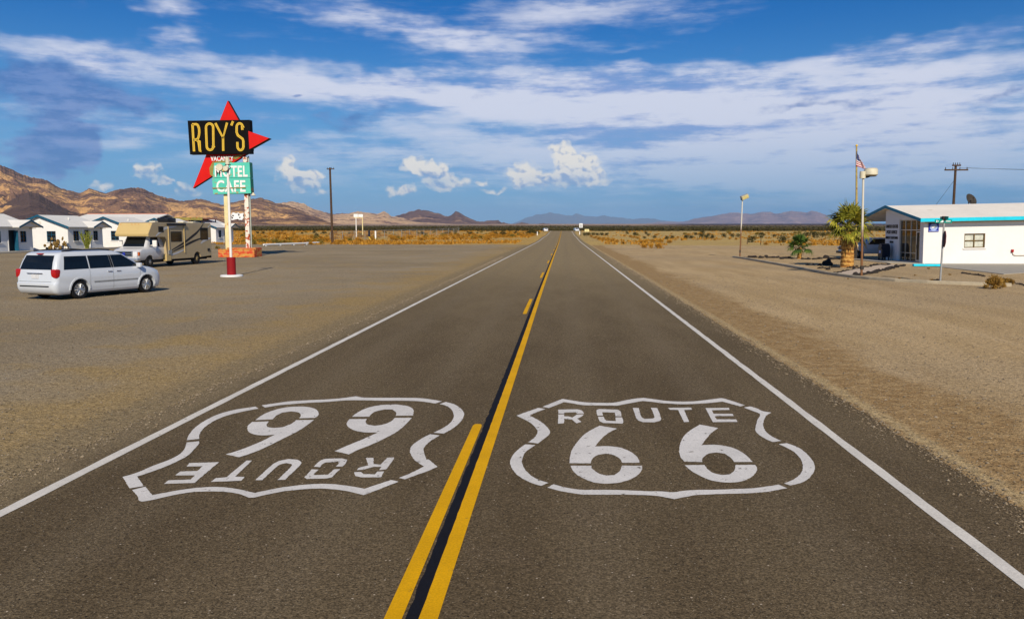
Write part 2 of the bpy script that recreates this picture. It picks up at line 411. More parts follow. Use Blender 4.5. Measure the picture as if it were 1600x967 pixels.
# (2) grey blue banks in their own shade
dark = total(aew, [(110, 142, 200, 46, 1.2, -3), (40, 125, 110, 26, .3), (78, 226, 92, 60, 1.8), (115, 215, 60, 40, 1.0), (548, 186, 92, 26, .8, 4), (467, 147, 34, 9, 1.3),
                   (1310, 158, 130, 14, .6, 3), (1250, 172, 110, 10, .5), (1560, 150, 90, 14, .6, 5), (1520, 188, 150, 10, .4), (780, 40, 130, 16, .35), (640, 35, 90, 12, .3)])
nD = W.noise(scl(1 / 46, 1 / 30, 11, 90), 1.0, 5, .6, 2.0, 0.0, '2D')
dden = W.m('ADD', dark, W.m('MULTIPLY', W.m('SUBTRACT', nD, .5), 1.2))
da = W.m('MULTIPLY', W.step(dden, .15, .85), .80)
dcol = W.mix(W.step(nC, .35, .65), rad(hx('466fb2')), rad(hx('748dc6')))
c2 = W.mix(da, c1, dcol)
# (3) small cumulus over the mountains
wn2 = W.add('ShaderNodeTexNoise', noise_dimensions='2D'); W.l.new(scl(1 / 26, 1 / 22), wn2.inputs['Vector']); wn2.inputs['Scale'].default_value = 1; wn2.inputs['Detail'].default_value = 1.5; wn2.inputs['Roughness'].default_value = .62
w2 = W.vm('MULTIPLY', W.vm('SUBTRACT', wn2.outputs['Color'], (.5, .5, .5)), (24, 18, 0))
ae2 = W.vm('ADD', ae, w2)
CUM = [(452, 262, 26, 17, 1.1), (470, 280, 38, 22, 1.25), (490, 272, 26, 10, .9), (650, 257, 32, 15, 1.15), (678, 268, 36, 19, 1.25), (706, 284, 30, 14, 1.1), (690, 287, 36, 14, 1.1),
       (622, 300, 24, 9, .9), (640, 298, 18, 8, .8), (820, 274, 38, 24, 1.25), (845, 283, 40, 15, 1.1), (880, 238, 26, 20, 1.2), (905, 262, 44, 28, 1.35), (925, 280, 42, 16, 1.1), (885, 275, 32, 18, 1.1),
       (230, 268, 34, 16, 1.15), (262, 282, 18, 9, .9), (290, 298, 26, 13, .8), (160, 292, 24, 10, .7), (752, 285, 18, 8, .8), (505, 299, 20, 8, .6), (775, 299, 24, 6, .6)]
def cden(src):
    acc = None
    for it in CUM:
        b = blob(src, *it[:4]); acc = W.m('MULTIPLY', b, it[4] * 1.6) if acc is None else W.m('MULTIPLY_ADD', b, it[4] * 1.6, acc)
    return acc
nE = W.noise(scl(1 / 19, 1 / 16, 5, 3), 1.0, 5, .62, 2.0, 0.0, '2D')
nE2 = W.noise(scl(1 / 19, 1 / 16, 5 + 4.5, 3 + 6.0), 1.0, 5, .62, 2.0, 0.0, '2D')
def puff(ox, oy):
    nd = W.add('ShaderNodeTexVoronoi', feature='SMOOTH_F1', voronoi_dimensions='2D'); W.l.new(W.vm('MULTIPLY', W.vm('ADD', ae2, (ox, oy, 0)), (1 / 15, 1 / 13, 1)), nd.inputs['Vector']); nd.inputs['Scale'].default_value = 1.0; nd.inputs['Smoothness'].default_value = .35
    return W.m('SUBTRACT', 1.0, nd.outputs['Distance'])
pf1 = puff(0, 0); pf2 = puff(3.0, 5.0)
cbl = cden(ae2)
cd = W.m('ADD', W.m('ADD', cbl, W.m('MULTIPLY', W.m('MULTIPLY', W.m('SUBTRACT', pf1, .55), W.step(cbl, .05, .4)), .9)), W.m('MULTIPLY', W.m('SUBTRACT', nE, .5), .85))
cbase = total(ae, [(470, 292, 55, 22, 1), (680, 284, 55, 18, 1), (840, 292, 60, 22, 1), (900, 284, 60, 26, 1), (235, 278, 45, 18, 1.3), (288, 304, 30, 14, 1)])
ca = W.m('MULTIPLY', W.m('MULTIPLY', W.step(cd, .05, 1.15), W.step(cbl, .0, .14)), W.m('SUBTRACT', .96, W.m('MULTIPLY', cbase, .45)))
lit = W.m('ADD', W.m('MULTIPLY', W.m('ADD', W.m('SUBTRACT', nE, nE2), W.m('MULTIPLY', W.m('SUBTRACT', pf1, pf2), .7)), 1.3), W.m('SUBTRACT', .74, W.m('MULTIPLY', cbase, .62)))
ccol = W.ramp(W.m('ADD', lit, .12, clamp=True), [(.12, hx('8ea6cf')), (.42, hx('ccd0da')), (.72, hx('faf3e6'))])
ccol = W.mix(1.0, ccol, (S, S, S), 'MULTIPLY')
c3 = W.mix(ca, c2, ccol)
W.l.new(W.mix(front, base, c3), bg.inputs['Color']); bg.inputs['Strength'].default_value = SKY_STRENGTH

hz = MB().box(-62000, 62000, -1500, 72000, -3, 1700)
ho = tag(hz.build('haze', [], fix=False), kind='stuff')
hm = bpy.data.materials.new('desert air'); hm.use_nodes = True; ht = NT(hm.node_tree); ht.n.clear()
out = ht.add('ShaderNodeOutputMaterial'); pv = ht.add('ShaderNodeVolumePrincipled')
pv.inputs['Color'].default_value = (.42, .68, 1.0, 1); pv.inputs['Density'].default_value = 2.0e-5; pv.inputs['Anisotropy'].default_value = 0.0
ht.l.new(pv.outputs[0], out.inputs['Volume']); ho.data.materials.append(hm)

# ------------------------------------------------------------------ desert floor
rows = [-160, -60, -20, -8]
y = 0.0
while y < 700: rows.append(y); y += 1.5 if y < 40 else 4 if y < 130 else 8 if y < 420 else 20
while y < 66000: rows.append(y); y *= 1.09
def gmat():
    m, nt, b = newmat('desert ground'); P = wpos(nt); X, Y, Z = nt.sep(P)
    nbig = nt.noise(P, .09, 5, .6); nmid = nt.noise(P, .55, 5, .62); nsm = nt.noise(P, 3.5, 5, .65)
    streak = nt.noise(nt.vm('MULTIPLY', P, (1.0, .16, 1)), .8, 5, .6)
    fine = nt.noise(P, 26, 4, .7); grit = nt.noise(P, 75, 2, .6)
    stone = nt.vor(P, 22, 'Color'); sd = nt.vor(P, 22, 'Distance')
    stoneb = nt.sep(stone)[0]
    # left lot: grey brown gravel with drifts of golden sand towards the road
    grav = nt.mix(nt.step(nbig, .35, .65), (.275, .214, .134), (.345, .274, .178))
    grav = nt.mix(nt.m('MULTIPLY', nt.step(nmid, .48, .66), .55), grav, (.36, .255, .115))
    band = nt.step(nt.m('ADD', X, nt.m('MULTIPLY', nt.m('SUBTRACT', nmid, .5), 7.0)), -9.2, -5.9)
    left = nt.mix(nt.m('MULTIPLY', band, .55), grav, (.37, .245, .088))
    edge_l = nt.step(nt.m('ADD', X, nt.m('MULTIPLY', nt.m('SUBTRACT', nsm, .5), .9)), -5.9, -5.3)
    left = nt.mix(nt.m('MULTIPLY', edge_l, .8), left, (.25, .19, .108))
    # right: pale sand, darker rough shoulder beside the asphalt
    sand = nt.mix(nt.step(streak, .35, .65), (.440, .306, .152), (.525, .374, .198))
    sand = nt.mix(nt.m('MULTIPLY', nt.step(nbig, .42, .62), .5), sand, (.370, .275, .165))
    sh = nt.step(nt.m('ADD', X, nt.m('ADD', nt.m('MULTIPLY', nt.m('SUBTRACT', nmid, .5), 1.6), nt.m('MULTIPLY', nt.m('SUBTRACT', streak, .5), 1.4))), 4.95, 5.7)
    shc = nt.mix(nt.step(nsm, .35, .65), (.300, .188, .082), (.405, .272, .128))
    right = nt.mix(sh, shc, sand)
    lip = nt.step(nt.m('ABSOLUTE', nt.m('SUBTRACT', nt.m('ADD', X, nt.m('MULTIPLY', nt.m('SUBTRACT', nsm, .5), .5)), 3.85)), 0.16, .03)
    right = nt.mix(nt.m('MULTIPLY', lip, .6), right, (.50, .38, .20))
    near = nt.mix(nt.step(X, -1, 1), left, right)
    # open desert
    des = nt.mix(nt.step(nbig, .35, .65), (.50, .345, .120), (.43, .30, .12))
    des = nt.mix(nt.m('MULTIPLY', nt.step(X, 2, -6), nt.m('MULTIPLY', nt.step(nmid, .40, .60), .75)), des, (.46, .255, .050))
    far1 = nt.step(nt.m('ADD', Y, nt.m('ADD', nt.m('MULTIPLY', nt.m('SUBTRACT', nbig, .5), 20), nt.m('MULTIPLY', X, .10))), 108, 114)
    c = nt.mix(far1, near, des)
    nf = nt.noise(nt.vm('MULTIPLY', P, (1, .3, 1)), .012, 5, .6)
    c = nt.mix(nt.step(nt.m('ADD', Y, nt.m('MULTIPLY', nt.m('SUBTRACT', nf, .5), 160)), 330, 470), c, nt.mix(nt.step(nf, .4, .6), (.070, .056, .016), (.140, .105, .034)))
    c = nt.mix(nt.step(nt.m('ADD', Y, nt.m('MULTIPLY', nt.m('SUBTRACT', nf, .5), 900)), 2000, 2900), c, nt.mix(nt.step(nf, .4, .6), (.30, .20, .145), (.40, .28, .195)))
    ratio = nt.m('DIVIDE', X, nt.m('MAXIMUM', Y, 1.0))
    lava = nt.m('MULTIPLY', nt.step(nt.m('ADD', ratio, nt.m('MULTIPLY', nt.m('SUBTRACT', nf, .5), .10)), .09, .17), nt.step(nt.m('ADD', Y, nt.m('MULTIPLY', nt.m('SUBTRACT', nf, .5), 500)), 2600, 3300))  # mask of the cloud shadow painted on the far right plain
    c = nt.mix(lava, c, (.030, .026, .036))  # dark band of cloud shadow on the far plain, coloured in as lava ground
    # grit and stones
    near_f = nt.step(Y, 90, 30)
    g = nt.m('ADD', nt.m('MULTIPLY', fine, .5), nt.m('MULTIPLY', grit, .5))
    rg = nt.noise(P, 10, 8, .85); gm = nt.m('MULTIPLY', nt.step(g, .34, .66, .45, 1.55), nt.step(rg, .34, .66, .68, 1.32))
    c = nt.mix(1.0, c, nt.comb(gm, gm, gm), 'MULTIPLY')
    c = nt.mix(nt.m('MULTIPLY', nt.m('MULTIPLY', nt.step(stoneb, .80, .88), nt.step(sd, .30, .18)), nt.m('MULTIPLY', near_f, .8)), c, (.42, .35, .25))
    c = nt.mix(nt.m('MULTIPLY', nt.m('MULTIPLY', nt.step(stoneb, .20, .12), nt.step(sd, .34, .2)), nt.m('MULTIPLY', near_f, .8)), c, (.055, .042, .028))
    nt.put(b.inputs['Base Color'], c); b.inputs['Roughness'].default_value = 1.0; b.inputs['Specular IOR Level'].default_value = .03
    bump(nt, b, nt.m('ADD', nt.m('MULTIPLY', g, .7), nt.m('ADD', nt.m('MULTIPLY', nsm, 1.2), nt.m('MULTIPLY', nt.step(sd, .35, .1), .35))), .75, .035)
    return m
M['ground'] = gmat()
SX = [i / 24 for i in range(-24, 25)]
g = MB(); vs = []; fs = []
for y in rows:
    for s in SX:
        k = s * abs(s) ** .4
        vs.append((k * (130 + .85 * max(y, 0)), y, Hy(y)))
n = len(SX)
for j in range(len(rows) - 1):
    for i in range(n - 1): fs.append((j * n + i, j * n + i + 1, (j + 1) * n + i + 1, (j + 1) * n + i))
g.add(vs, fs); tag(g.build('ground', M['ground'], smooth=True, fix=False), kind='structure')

# ------------------------------------------------------------------ road
def amat():
    m, nt, b = newmat('old asphalt'); P = wpos(nt); X, Y, Z = nt.sep(P)
    big = nt.noise(nt.vm('MULTIPLY', P, (1, .22, 1)), .7, 5, .6); mid = nt.noise(P, 1.3, 5, .6)
    fine = nt.noise(P, 60, 3, .7); agg = nt.vor(P, 75, 'Color'); ad = nt.vor(P, 75, 'Distance'); a0 = nt.sep(agg)[0]
    c = nt.mix(nt.step(big, .35, .65), (.105, .075, .0405), (.138, .101, .056))
    c = nt.mix(nt.m('MULTIPLY', nt.step(mid, .5, .7), .3), c, (.150, .109, .066))
    # grazing sheen of the road ahead painted in paler; dust along the left verge
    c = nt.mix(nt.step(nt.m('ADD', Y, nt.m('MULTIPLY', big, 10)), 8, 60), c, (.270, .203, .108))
    wt = nt.m('ABSOLUTE', nt.m('SUBTRACT', nt.m('ABSOLUTE', nt.m('SUBTRACT', nt.m('ABSOLUTE', nt.m('ADD', X, .75)), 1.85)), .82)); c = nt.mix(nt.m('MULTIPLY', nt.step(nt.m('ADD', wt, nt.m('MULTIPLY', nt.m('SUBTRACT', big, .5), .5)), .42, .05), .22), c, (.20, .155, .095))
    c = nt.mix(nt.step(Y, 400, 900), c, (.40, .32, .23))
    dust = nt.step(nt.m('ADD', X, nt.m('MULTIPLY', nt.m('SUBTRACT', mid, .5), .7)), -4.35, -4.75)
    c = nt.mix(nt.m('MULTIPLY', dust, .75), c, (.235, .178, .10))
    rg = nt.noise(P, 24, 5, .8); fm = nt.m('MULTIPLY', nt.step(fine, .3, .7, .50, 1.50), nt.step(rg, .34, .66, .74, 1.26)); fl = nt.vor(P, 34, 'Color'); fd = nt.vor(P, 34, 'Distance'); f0 = nt.sep(fl)[1]; c = nt.mix(1.0, c, nt.comb(fm, fm, fm), 'MULTIPLY')
    c = nt.mix(nt.m('MULTIPLY', nt.step(a0, .90, .95), nt.step(ad, .4, .2)), c, (.36, .29, .19))
    c = nt.mix(nt.m('MULTIPLY', nt.m('MULTIPLY', nt.step(a0, .16, .10), nt.step(ad, .4, .2)), .8), c, (.025, .02, .014))
    c = nt.mix(nt.m('MULTIPLY', nt.step(f0, .955, .975), nt.step(fd, .30, .15)), c, (.52, .42, .30))
    c = nt.mix(nt.m('MULTIPLY', nt.step(f0, .04, .02), nt.step(fd, .34, .2)), c, (.02, .015, .012))
    # fine hairline cracks
    cr_ = nt.add('ShaderNodeTexVoronoi', feature='DISTANCE_TO_EDGE'); cr_.inputs['Scale'].default_value = .35
    nt.l.new(nt.vm('ADD', P, nt.vm('MULTIPLY', nt.add('ShaderNodeTexNoise').outputs['Color'], (.1, .1, 0))), cr_.inputs['Vector'])
    nt.put(b.inputs['Base Color'], c); b.inputs['Roughness'].default_value = .95; b.inputs['Specular IOR Level'].default_value = .08
    bump(nt, b, nt.m('ADD', nt.m('MULTIPLY', fine, .6), nt.m('MULTIPLY', nt.step(ad, .5, .1), .5)), .55, .012)
    return m
M['asphalt'] = amat()
def strip(name, mat, xl, xr, y0, y1, lift, ragged=None, extra=()):
    """sheet following the road rows between two edges (numbers or functions of y)"""
    ys = sorted(set([y for y in rows if y0 < y < y1] + [y0, y1] + list(extra)))
    g = MB(); vs = []
    for y in ys:
        z = Hrow(y) + lift * (1 if y < 300 else 1 + (y - 300) / 25)
        vs += [(xl(y) if callable(xl) else xl, y, z), (xr(y) if callable(xr) else xr, y, z)]
    g.add(vs, [(2 * i, 2 * i + 1, 2 * i + 3, 2 * i + 2) for i in range(len(ys) - 1)])
    return g.build(name, mat, fix=False)
def Hrow(y):                                  # height of the ground sheet itself (straight between its rows)
    for a, b in zip(rows, rows[1:]):
        if a <= y <= b: return Hy(a) + (Hy(b) - Hy(a)) * (y - a) / (b - a)
    return Hy(y)
def jag(seed, amp, base):
    return lambda y: base + amp * (noise.noise(Vector((seed, y * 1.7, 0))) + .6 * noise.noise(Vector((seed, y * 6, 3))) + .4 * noise.noise(Vector((seed, y * 23, 9)))) * (1 if y < 120 else 2)
fineys = [3.2 + .06 * i for i in range(600)] + [39 + .3 * i for i in range(300)]
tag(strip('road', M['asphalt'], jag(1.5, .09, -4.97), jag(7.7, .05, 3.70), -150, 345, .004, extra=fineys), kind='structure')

tag(strip('road_far', M['asphalt'], -4.97, 3.70, 2700, 5600, .004), kind='structure')
def paint(name, col, worn=.10, dirt=(.30, .25, .17)):
    m, nt, b = newmat(name); P = wpos(nt)
    n = nt.noise(P, 9, 7, .75); n2 = nt.noise(P, 1.7, 5, .6); f = nt.noise(P, 70, 2, .6)
    c = nt.mix(nt.step(n2, .35, .7), tuple(x * .88 for x in col), col)
    k = nt.step(f, .3, .7, .88, 1.08); c = nt.mix(1.0, c, nt.comb(k, k, k), 'MULTIPLY')
    c = nt.mix(nt.m('MULTIPLY', nt.step(n, .60, .72), .45), c, dirt)
    c = nt.mix(nt.step(nt.m('ADD', n, nt.m('MULTIPLY', f, .25)), .84 - worn, .88 - worn), c, (.10, .077, .05))
    nt.put(b.inputs['Base Color'], c); b.inputs['Roughness'].default_value = .8; b.inputs['Specular IOR Level'].default_value = .1
    bump(nt, b, f, .4, .006)
    return m
M['paint_white'] = paint('white road paint', (.74, .70, .64), .10)
M['paint_edge'] = paint('white edge paint', (.74, .69, .60), .08)
M['paint_yellow'] = paint('yellow road paint', (.80, .41, .004), .04, (.45, .24, .02))
M['seal_black'] = paint('black seal strip', (.012, .012, .016), -.06, (.03, .026, .022))
tag(strip('left_edge_line', M['paint_edge'], jag(3, .008, -4.50), jag(4, .008, -4.385), -100, 290, .008, extra=fineys[::3]), kind='structure')
tag(strip('right_edge_line', M['paint_edge'], jag(5, .008, 2.90), jag(6, .012, 3.01), -100, 290, .008, extra=fineys[::3]), kind='structure')
cl = lambda y: -.765 - .03 * sm(y, 9, 30) + .02 * sm(y, 60, 110)
tag(strip('center_yellow_line', M['paint_yellow'], lambda y: cl(y) - .055 + .006 * noise.noise(Vector((2, y * 9, 0))), lambda y: cl(y) + .055, -100, 290, .012, extra=fineys[::2]), kind='structure')
tag(strip('black_seal_strip', M['seal_black'], lambda y: cl(y) - .135 + .016 * noise.noise(Vector((8, y * 5, 0))), lambda y: cl(y) - .05, -100, 290, .008, extra=fineys[::2]), kind='structure')
ordn = ['nearest', 'second', 'third', 'fourth', 'fifth', 'sixth', 'seventh', 'eighth', 'ninth', 'tenth', 'eleventh', 'twelfth', 'thirteenth', 'fourteenth', 'fifteenth', 'sixteenth', 'seventeenth', 'eighteenth']
k = 0; y = 4.4 + .0
while y < 280:
    y0 = -4.0 if k == 0 else y + .65 + .05 * k; y1 = 8.8 if k == 0 else y0 + 4.5
    ys = [y0, y0 + .03, y0 + .1] + [y0 + .1 + (y1 - y0 - .2) * i / 12 for i in range(1, 12)] + [y1 - .1, y1 - .03, y1]
    g = MB(); vs = []
    for q in ys:
        w = .052 * (1 if .09 < q - y0 < y1 - y0 - .09 else .85 if .02 < q - y0 < y1 - y0 - .02 else .5)
        cx = cl(q) - (.205 if k == 0 else .235); z = Hrow(q) + .012
        vs += [(cx - w, q, z), (cx + w, q, z)]
    g.add(vs, [(2 * i, 2 * i + 1, 2 * i + 3, 2 * i + 2) for i in range(len(ys) - 1)])
    o = g.build('yellow_dash', M['paint_yellow'], origin=(cl(y0) - .2, y0, 0), fix=False)
    tag(o, ('long near yellow stripe left of the black seal strip, ending beside the upside down shield' if k == 0 else
            '%s short yellow passing dash up the road, left of the black seal strip' % ordn[k]), 'road marking', 'yellow passing dashes along the road')
    k += 1; y += 15.47

# painted route shields, traced as flat paint on the road surface
def tz(z, pts):
    ox, oy, s = dict(A=(180, 610, 5.09), B=(450, 610, 5.09), C=(790, 610, 5.372), D=(1030, 610, 5.372))[z]
    return [(ox + x / s, oy + y / s) for x, y in pts]
def dens(pts, closed=True, smooth=2):
    return pts
RS = {'outline': [
 tz('C', [(310,142),(400,105),(478,75),(560,88),(680,105),(800,107),(900,107),(1000,88),(1090,72),(1158,66),(1250,78)]) + tz('D', [(60,92),(170,97),(290,95),(400,83),(520,68),(545,72),(620,95),(720,128),(680,138),(622,122),(530,97),(440,107),(330,115),(200,120),(100,115),(0,108)]) + tz('C', [(1250,102),(1150,92),(1040,112),(935,132),(800,130),(650,127),(560,112),(490,102),(420,130),(362,152)]),
 tz('C', [(275,150),(180,183),(92,215),(140,240),(200,270),(245,310),(265,338),(266,365),(240,403),(190,440),(272,450),(330,405),(366,374),(372,350),(352,316),(300,270),(250,240),(200,215),(265,185),(335,160)]),
 tz('C', [(165,457),(105,500),(60,550),(42,585),(38,620),(60,670),(105,720),(170,760),(240,790),(298,807),(360,780),(290,760),(230,730),(180,690),(150,645),(138,605),(145,565),(165,525),(210,490),(250,463)]),
 tz('C', [(405,793),(350,820),(440,845),(530,862),(640,878),(760,880),(880,880),(1000,880),(1150,883),(1250,888)]) + tz('D', [(0,893),(60,905),(125,918),(190,905),(300,885),(450,877),(600,872),(750,868),(880,858),(1000,840),(1075,825),(1000,795),(900,812),(800,825),(650,832),(500,838),(350,840),(200,848),(120,860),(60,855),(0,852)]) + tz('C', [(1200,852),(1050,845),(900,840),(750,840),(640,840),(560,830),(480,815)]),
 tz('D', [(1000,455),(1060,480),(1130,520),(1180,570),(1203,620),(1205,665),(1185,705),(1140,745),(1090,770),(1045,785),(1100,803),(1180,785),(1240,755),(1285,710),(1305,665),(1300,620),(1270,570),(1220,520),(1160,480),(1070,447)]),
 tz('D', [(710,147),(790,178),(845,202),(825,250),(808,320),(810,350),(850,385),(900,415),(955,438),(1025,428),(960,398),(905,360),(880,325),(872,290),(878,255),(900,215),(942,190),(870,178),(820,155),(765,138)])],
 'lettering': [
 tz('C', [(442,165),(600,162),(640,172),(658,198),(600,198),(590,187),(492,190),(490,198),(442,197)]), tz('C', [(442,205),(492,204),(492,222),(530,222),(560,232),(600,205),(657,205),(640,222),(602,240),(636,268),(595,280),(555,248),(492,242),(490,280),(440,283)]),
 tz('C', [(763,170),(785,160),(940,165),(965,180),(972,220),(922,220),(918,190),(812,187),(815,215),(770,217)]), tz('C', [(775,225),(822,225),(835,250),(845,258),(925,262),(922,230),(978,230),(988,270),(980,283),(820,277),(790,262)]),
 tz('C', [(1068,150),(1118,152),(1140,225),(1165,243),(1235,240),(1250,230),(1220,150),(1272,150),(1305,240),(1295,258),(1250,272),(1150,270),(1105,250)]),
 tz('D', [(75,150),(270,148),(275,165),(208,168),(252,268),(208,270),(158,168),(90,166)]),
 tz('D', [(388,152),(585,150),(592,167),(440,170),(457,200),(615,200),(625,218),(465,220),(482,247),(645,247),(657,268),(450,270)])],
 'numeral': [[
 tz('C', [(790,300),(860,312),(935,325),(865,360),(800,415),(750,475),(860,472),(970,485),(1050,520),(1110,570),(1125,612),(978,612),(960,580),(930,558),(890,542),(840,535),(780,545),(735,570),(718,600),(715,617),(537,615),(540,570),(555,510),(600,440),(660,375),(720,335)]), tz('C', [(545,637),(718,637),(722,655),(740,675),(790,705),(850,720),(910,715),(950,690),(970,655),(975,635),(1145,637),(1148,660),(1120,705),(1060,745),(970,775),(870,787),(770,782),(690,760),(620,725),(570,685)])],[
 tz('D', [(342,290),(495,320),(440,360),(390,415),(355,465),(450,460),(550,470),(640,495),(730,550),(785,605),(630,605),(600,570),(550,535),(480,525),(420,533),(375,560),(360,585),(362,605),(210,603),(180,565),(168,510),(180,440),(210,385),(260,340)]), tz('D', [(215,632),(380,630),(410,670),(460,700),(530,715),(590,710),(630,680),(640,630),(805,630),(822,655),(810,695),(760,740),(690,768),(600,778),(510,773),(420,755),(340,720),(270,680)])]]}
LS = {'outline': [
 tz('B', [(1255,95),(1320,113),(1370,145),(1398,180),(1398,210),(1375,250),(1320,300),(1240,347),(1160,340),(1230,305),(1290,262),(1317,220),(1317,190),(1295,150),(1250,122),(1205,112)]),
 tz('B', [(1130,352),(1205,362),(1130,410),(1085,455),(1080,490),(1100,555),(1118,553),(1190,612),(1100,650),(1000,685),(930,712),(880,700),(960,670),(1080,610),(1010,560),(975,510),(970,475),(990,440),(1050,395)]),
 tz('B', [(820,717),(720,750),(610,787),(500,767),(380,752),(260,748),(130,755),(0,770)]) + tz('A', [(1350,772),(1230,795),(1110,820),(1000,795),(900,778),(780,772),(650,780),(500,800),(295,838),(240,770),(135,797),(180,850),(190,882),(210,890),(300,875),(450,840),(600,815),(750,808),(900,813),(1000,833),(1065,858),(1110,857),(1200,835),(1350,805)]) + tz('B', [(0,803),(130,790),(260,785),(380,793),(480,808),(600,838),(740,785),(880,730)]),
 tz('A', [(225,765),(115,783),(60,693),(170,660),(300,605),(420,560),(500,520),(545,480),(565,435),(568,418),(667,408),(665,430),(640,460),(580,520),(500,565),(400,610),(280,655),(175,688)]),
 tz('A', [(570,400),(580,370),(610,325),(660,280),(740,230),(830,190),(950,158),(1115,132),(1140,148),(1000,175),(880,207),(790,245),(720,290),(680,335),(668,365),(668,390)]),
 tz('A', [(1165,122),(1300,102)]) + tz('B', [(0,92),(150,82),(300,75),(430,65),(540,50),(600,60),(750,62),(900,62),(1050,65),(1150,77),(1225,90),(1170,107),(1050,90),(900,85),(750,85),(600,82),(480,82),(300,95),(150,103),(0,115)]) + tz('A', [(1300,122),(1190,140)])],
 'lettering': [
 tz('A', [(590,582),(825,575),(630,740),(385,748),(425,720),(600,713),(635,680),(480,680),(515,650),(655,645),(695,607),(570,610)]),
 tz('A', [(1045,562),(1088,562),(955,690),(1030,692),(1005,722),(760,732),(800,703),(885,695)]),
 tz('A', [(1115,718),(1250,595),(1300,565),(1380,550),(1450,555),(1480,575),(1465,605),(1350,715),(1290,717),(1400,610),(1405,590),(1360,582),(1310,595),(1275,620),(1170,718)]),
 tz('B', [(205,612),(260,560),(300,548),(430,545),(470,555),(465,575),(435,610),(380,610),(405,580),(395,572),(300,578),(275,590),(255,615)]), tz('B', [(190,632),(245,635),(205,670),(215,678),(320,675),(365,632),(415,630),(350,695),(310,705),(150,708),(130,695)]),
 tz('B', [(618,542),(680,540),(680,590),(735,595),(790,540),(842,537),(840,550),(780,633),(725,637),(745,612),(680,612),(650,620),(600,635),(548,638),(560,620),(640,600)]), tz('B', [(525,655),(580,653),(600,670),(690,672),(710,650),(768,648),(740,695),(580,695),(535,685)])],
 'numeral': [[
 tz('B', [(510,213),(560,175),(640,140),(740,120),(860,115),(950,128),(995,155),(995,203),(857,205),(860,180),(830,155),(770,155),(700,170),(660,195),(645,213)]), tz('B', [(490,232),(627,230),(617,255),(635,275),(690,285),(760,275),(820,250),(850,222),(985,222),(940,270),(870,330),(750,395),(640,445),(550,480),(485,513),(370,487),(480,440),(600,390),(715,338),(620,338),(540,325),(480,295),(467,265)])],[
 tz('A', [(1115,240),(1170,200),(1250,165),(1350,140),(1450,132),(1530,135),(1589,150),(1617,180),(1614,205),(1589,222),(1464,225),(1476,205),(1460,180),(1400,170),(1330,180),(1280,205),(1255,233)]), tz('A', [(1090,255),(1222,250),(1205,275),(1215,295),(1260,303),(1330,297),(1400,270),(1440,240),(1580,238),(1527,280),(1450,330),(1330,390),(1200,455),(1080,505),(985,535),(880,513),(1000,475),(1150,415),(1270,355),(1180,362),(1110,355),(1065,335),(1052,310),(1060,280)])]]}
def rag(pl):
    """ground outline with soft corners and the slightly frayed edge of sprayed stencil paint"""
    pts = [G(px, py) for px, py in pl]; pts = [Vector((p.x, p.y)) for p in pts]; out = []; n = len(pts)
    for i in range(n):
        p0, p1, p2, p3 = pts[i - 1], pts[i], pts[(i + 1) % n], pts[(i + 2) % n]
        L = (p2 - p1).length; k = max(1, int(L / .03))
        def corner(a, b, c):
            u, v = (b - a), (c - b)
            return u.length > 1e-6 and v.length > 1e-6 and u.angle(v) > R(38)
        t1 = Vector((0, 0)) if corner(p0, p1, p2) else (p2 - p0).normalized() * L
        t2 = Vector((0, 0)) if corner(p1, p2, p3) else (p3 - p1).normalized() * L
        if t1.length == 0: t1 = (p2 - p1)
        if t2.length == 0: t2 = (p2 - p1)
        for j in range(k):
            t = j / k; h1 = 2*t**3-3*t**2+1; h2 = t**3-2*t**2+t; h3 = -2*t**3+3*t**2; h4 = t**3-t**2
            q = p1 * h1 + t1 * h2 + p2 * h3 + t2 * h4
            j_ = Vector((noise.noise(Vector((q.x * 30, q.y * 30, 1))), noise.noise(Vector((q.x * 30, q.y * 30, 8)))))
            out.append(q + j_ * .006)
    return out
def flat(polys, name, mat, parent, o):
    g = MB()
    for pl in polys:
        pts = rag(pl); r_ = delaunay_2d_cdt(pts, [(i, (i + 1) % len(pts)) for i in range(len(pts))], [], 1, 1e-5)
        g.add([(p.x - o.x, p.y - o.y, .0085) for p in r_[0]], r_[2])
    ob = g.build(name, mat, parent, fix=False)
    bm = bmesh.new(); bm.from_mesh(ob.data)
    for f in bm.faces:
        if f.normal.z < 0: f.normal_flip()
    bm.to_mesh(ob.data); bm.free(); return ob
for S_, base_px, lab in ((RS, (1035, 775), 'white route shield painted upright on the right lane, reading towards the viewer'), (LS, (450, 775), 'white route shield painted upside down on the left lane, next to the edge line')):
    o = G(*base_px); root = thing('painted_shield', lab, 'road marking', (o.x, o.y, 0), group='route shields painted on the road')
    flat(S_['outline'], 'shield_outline', M['paint_white'], root, o); flat(S_['lettering'], 'lettering', M['paint_white'], root, o)
    for q in S_['numeral']: flat(q, 'numeral', M['paint_white'], root, o)

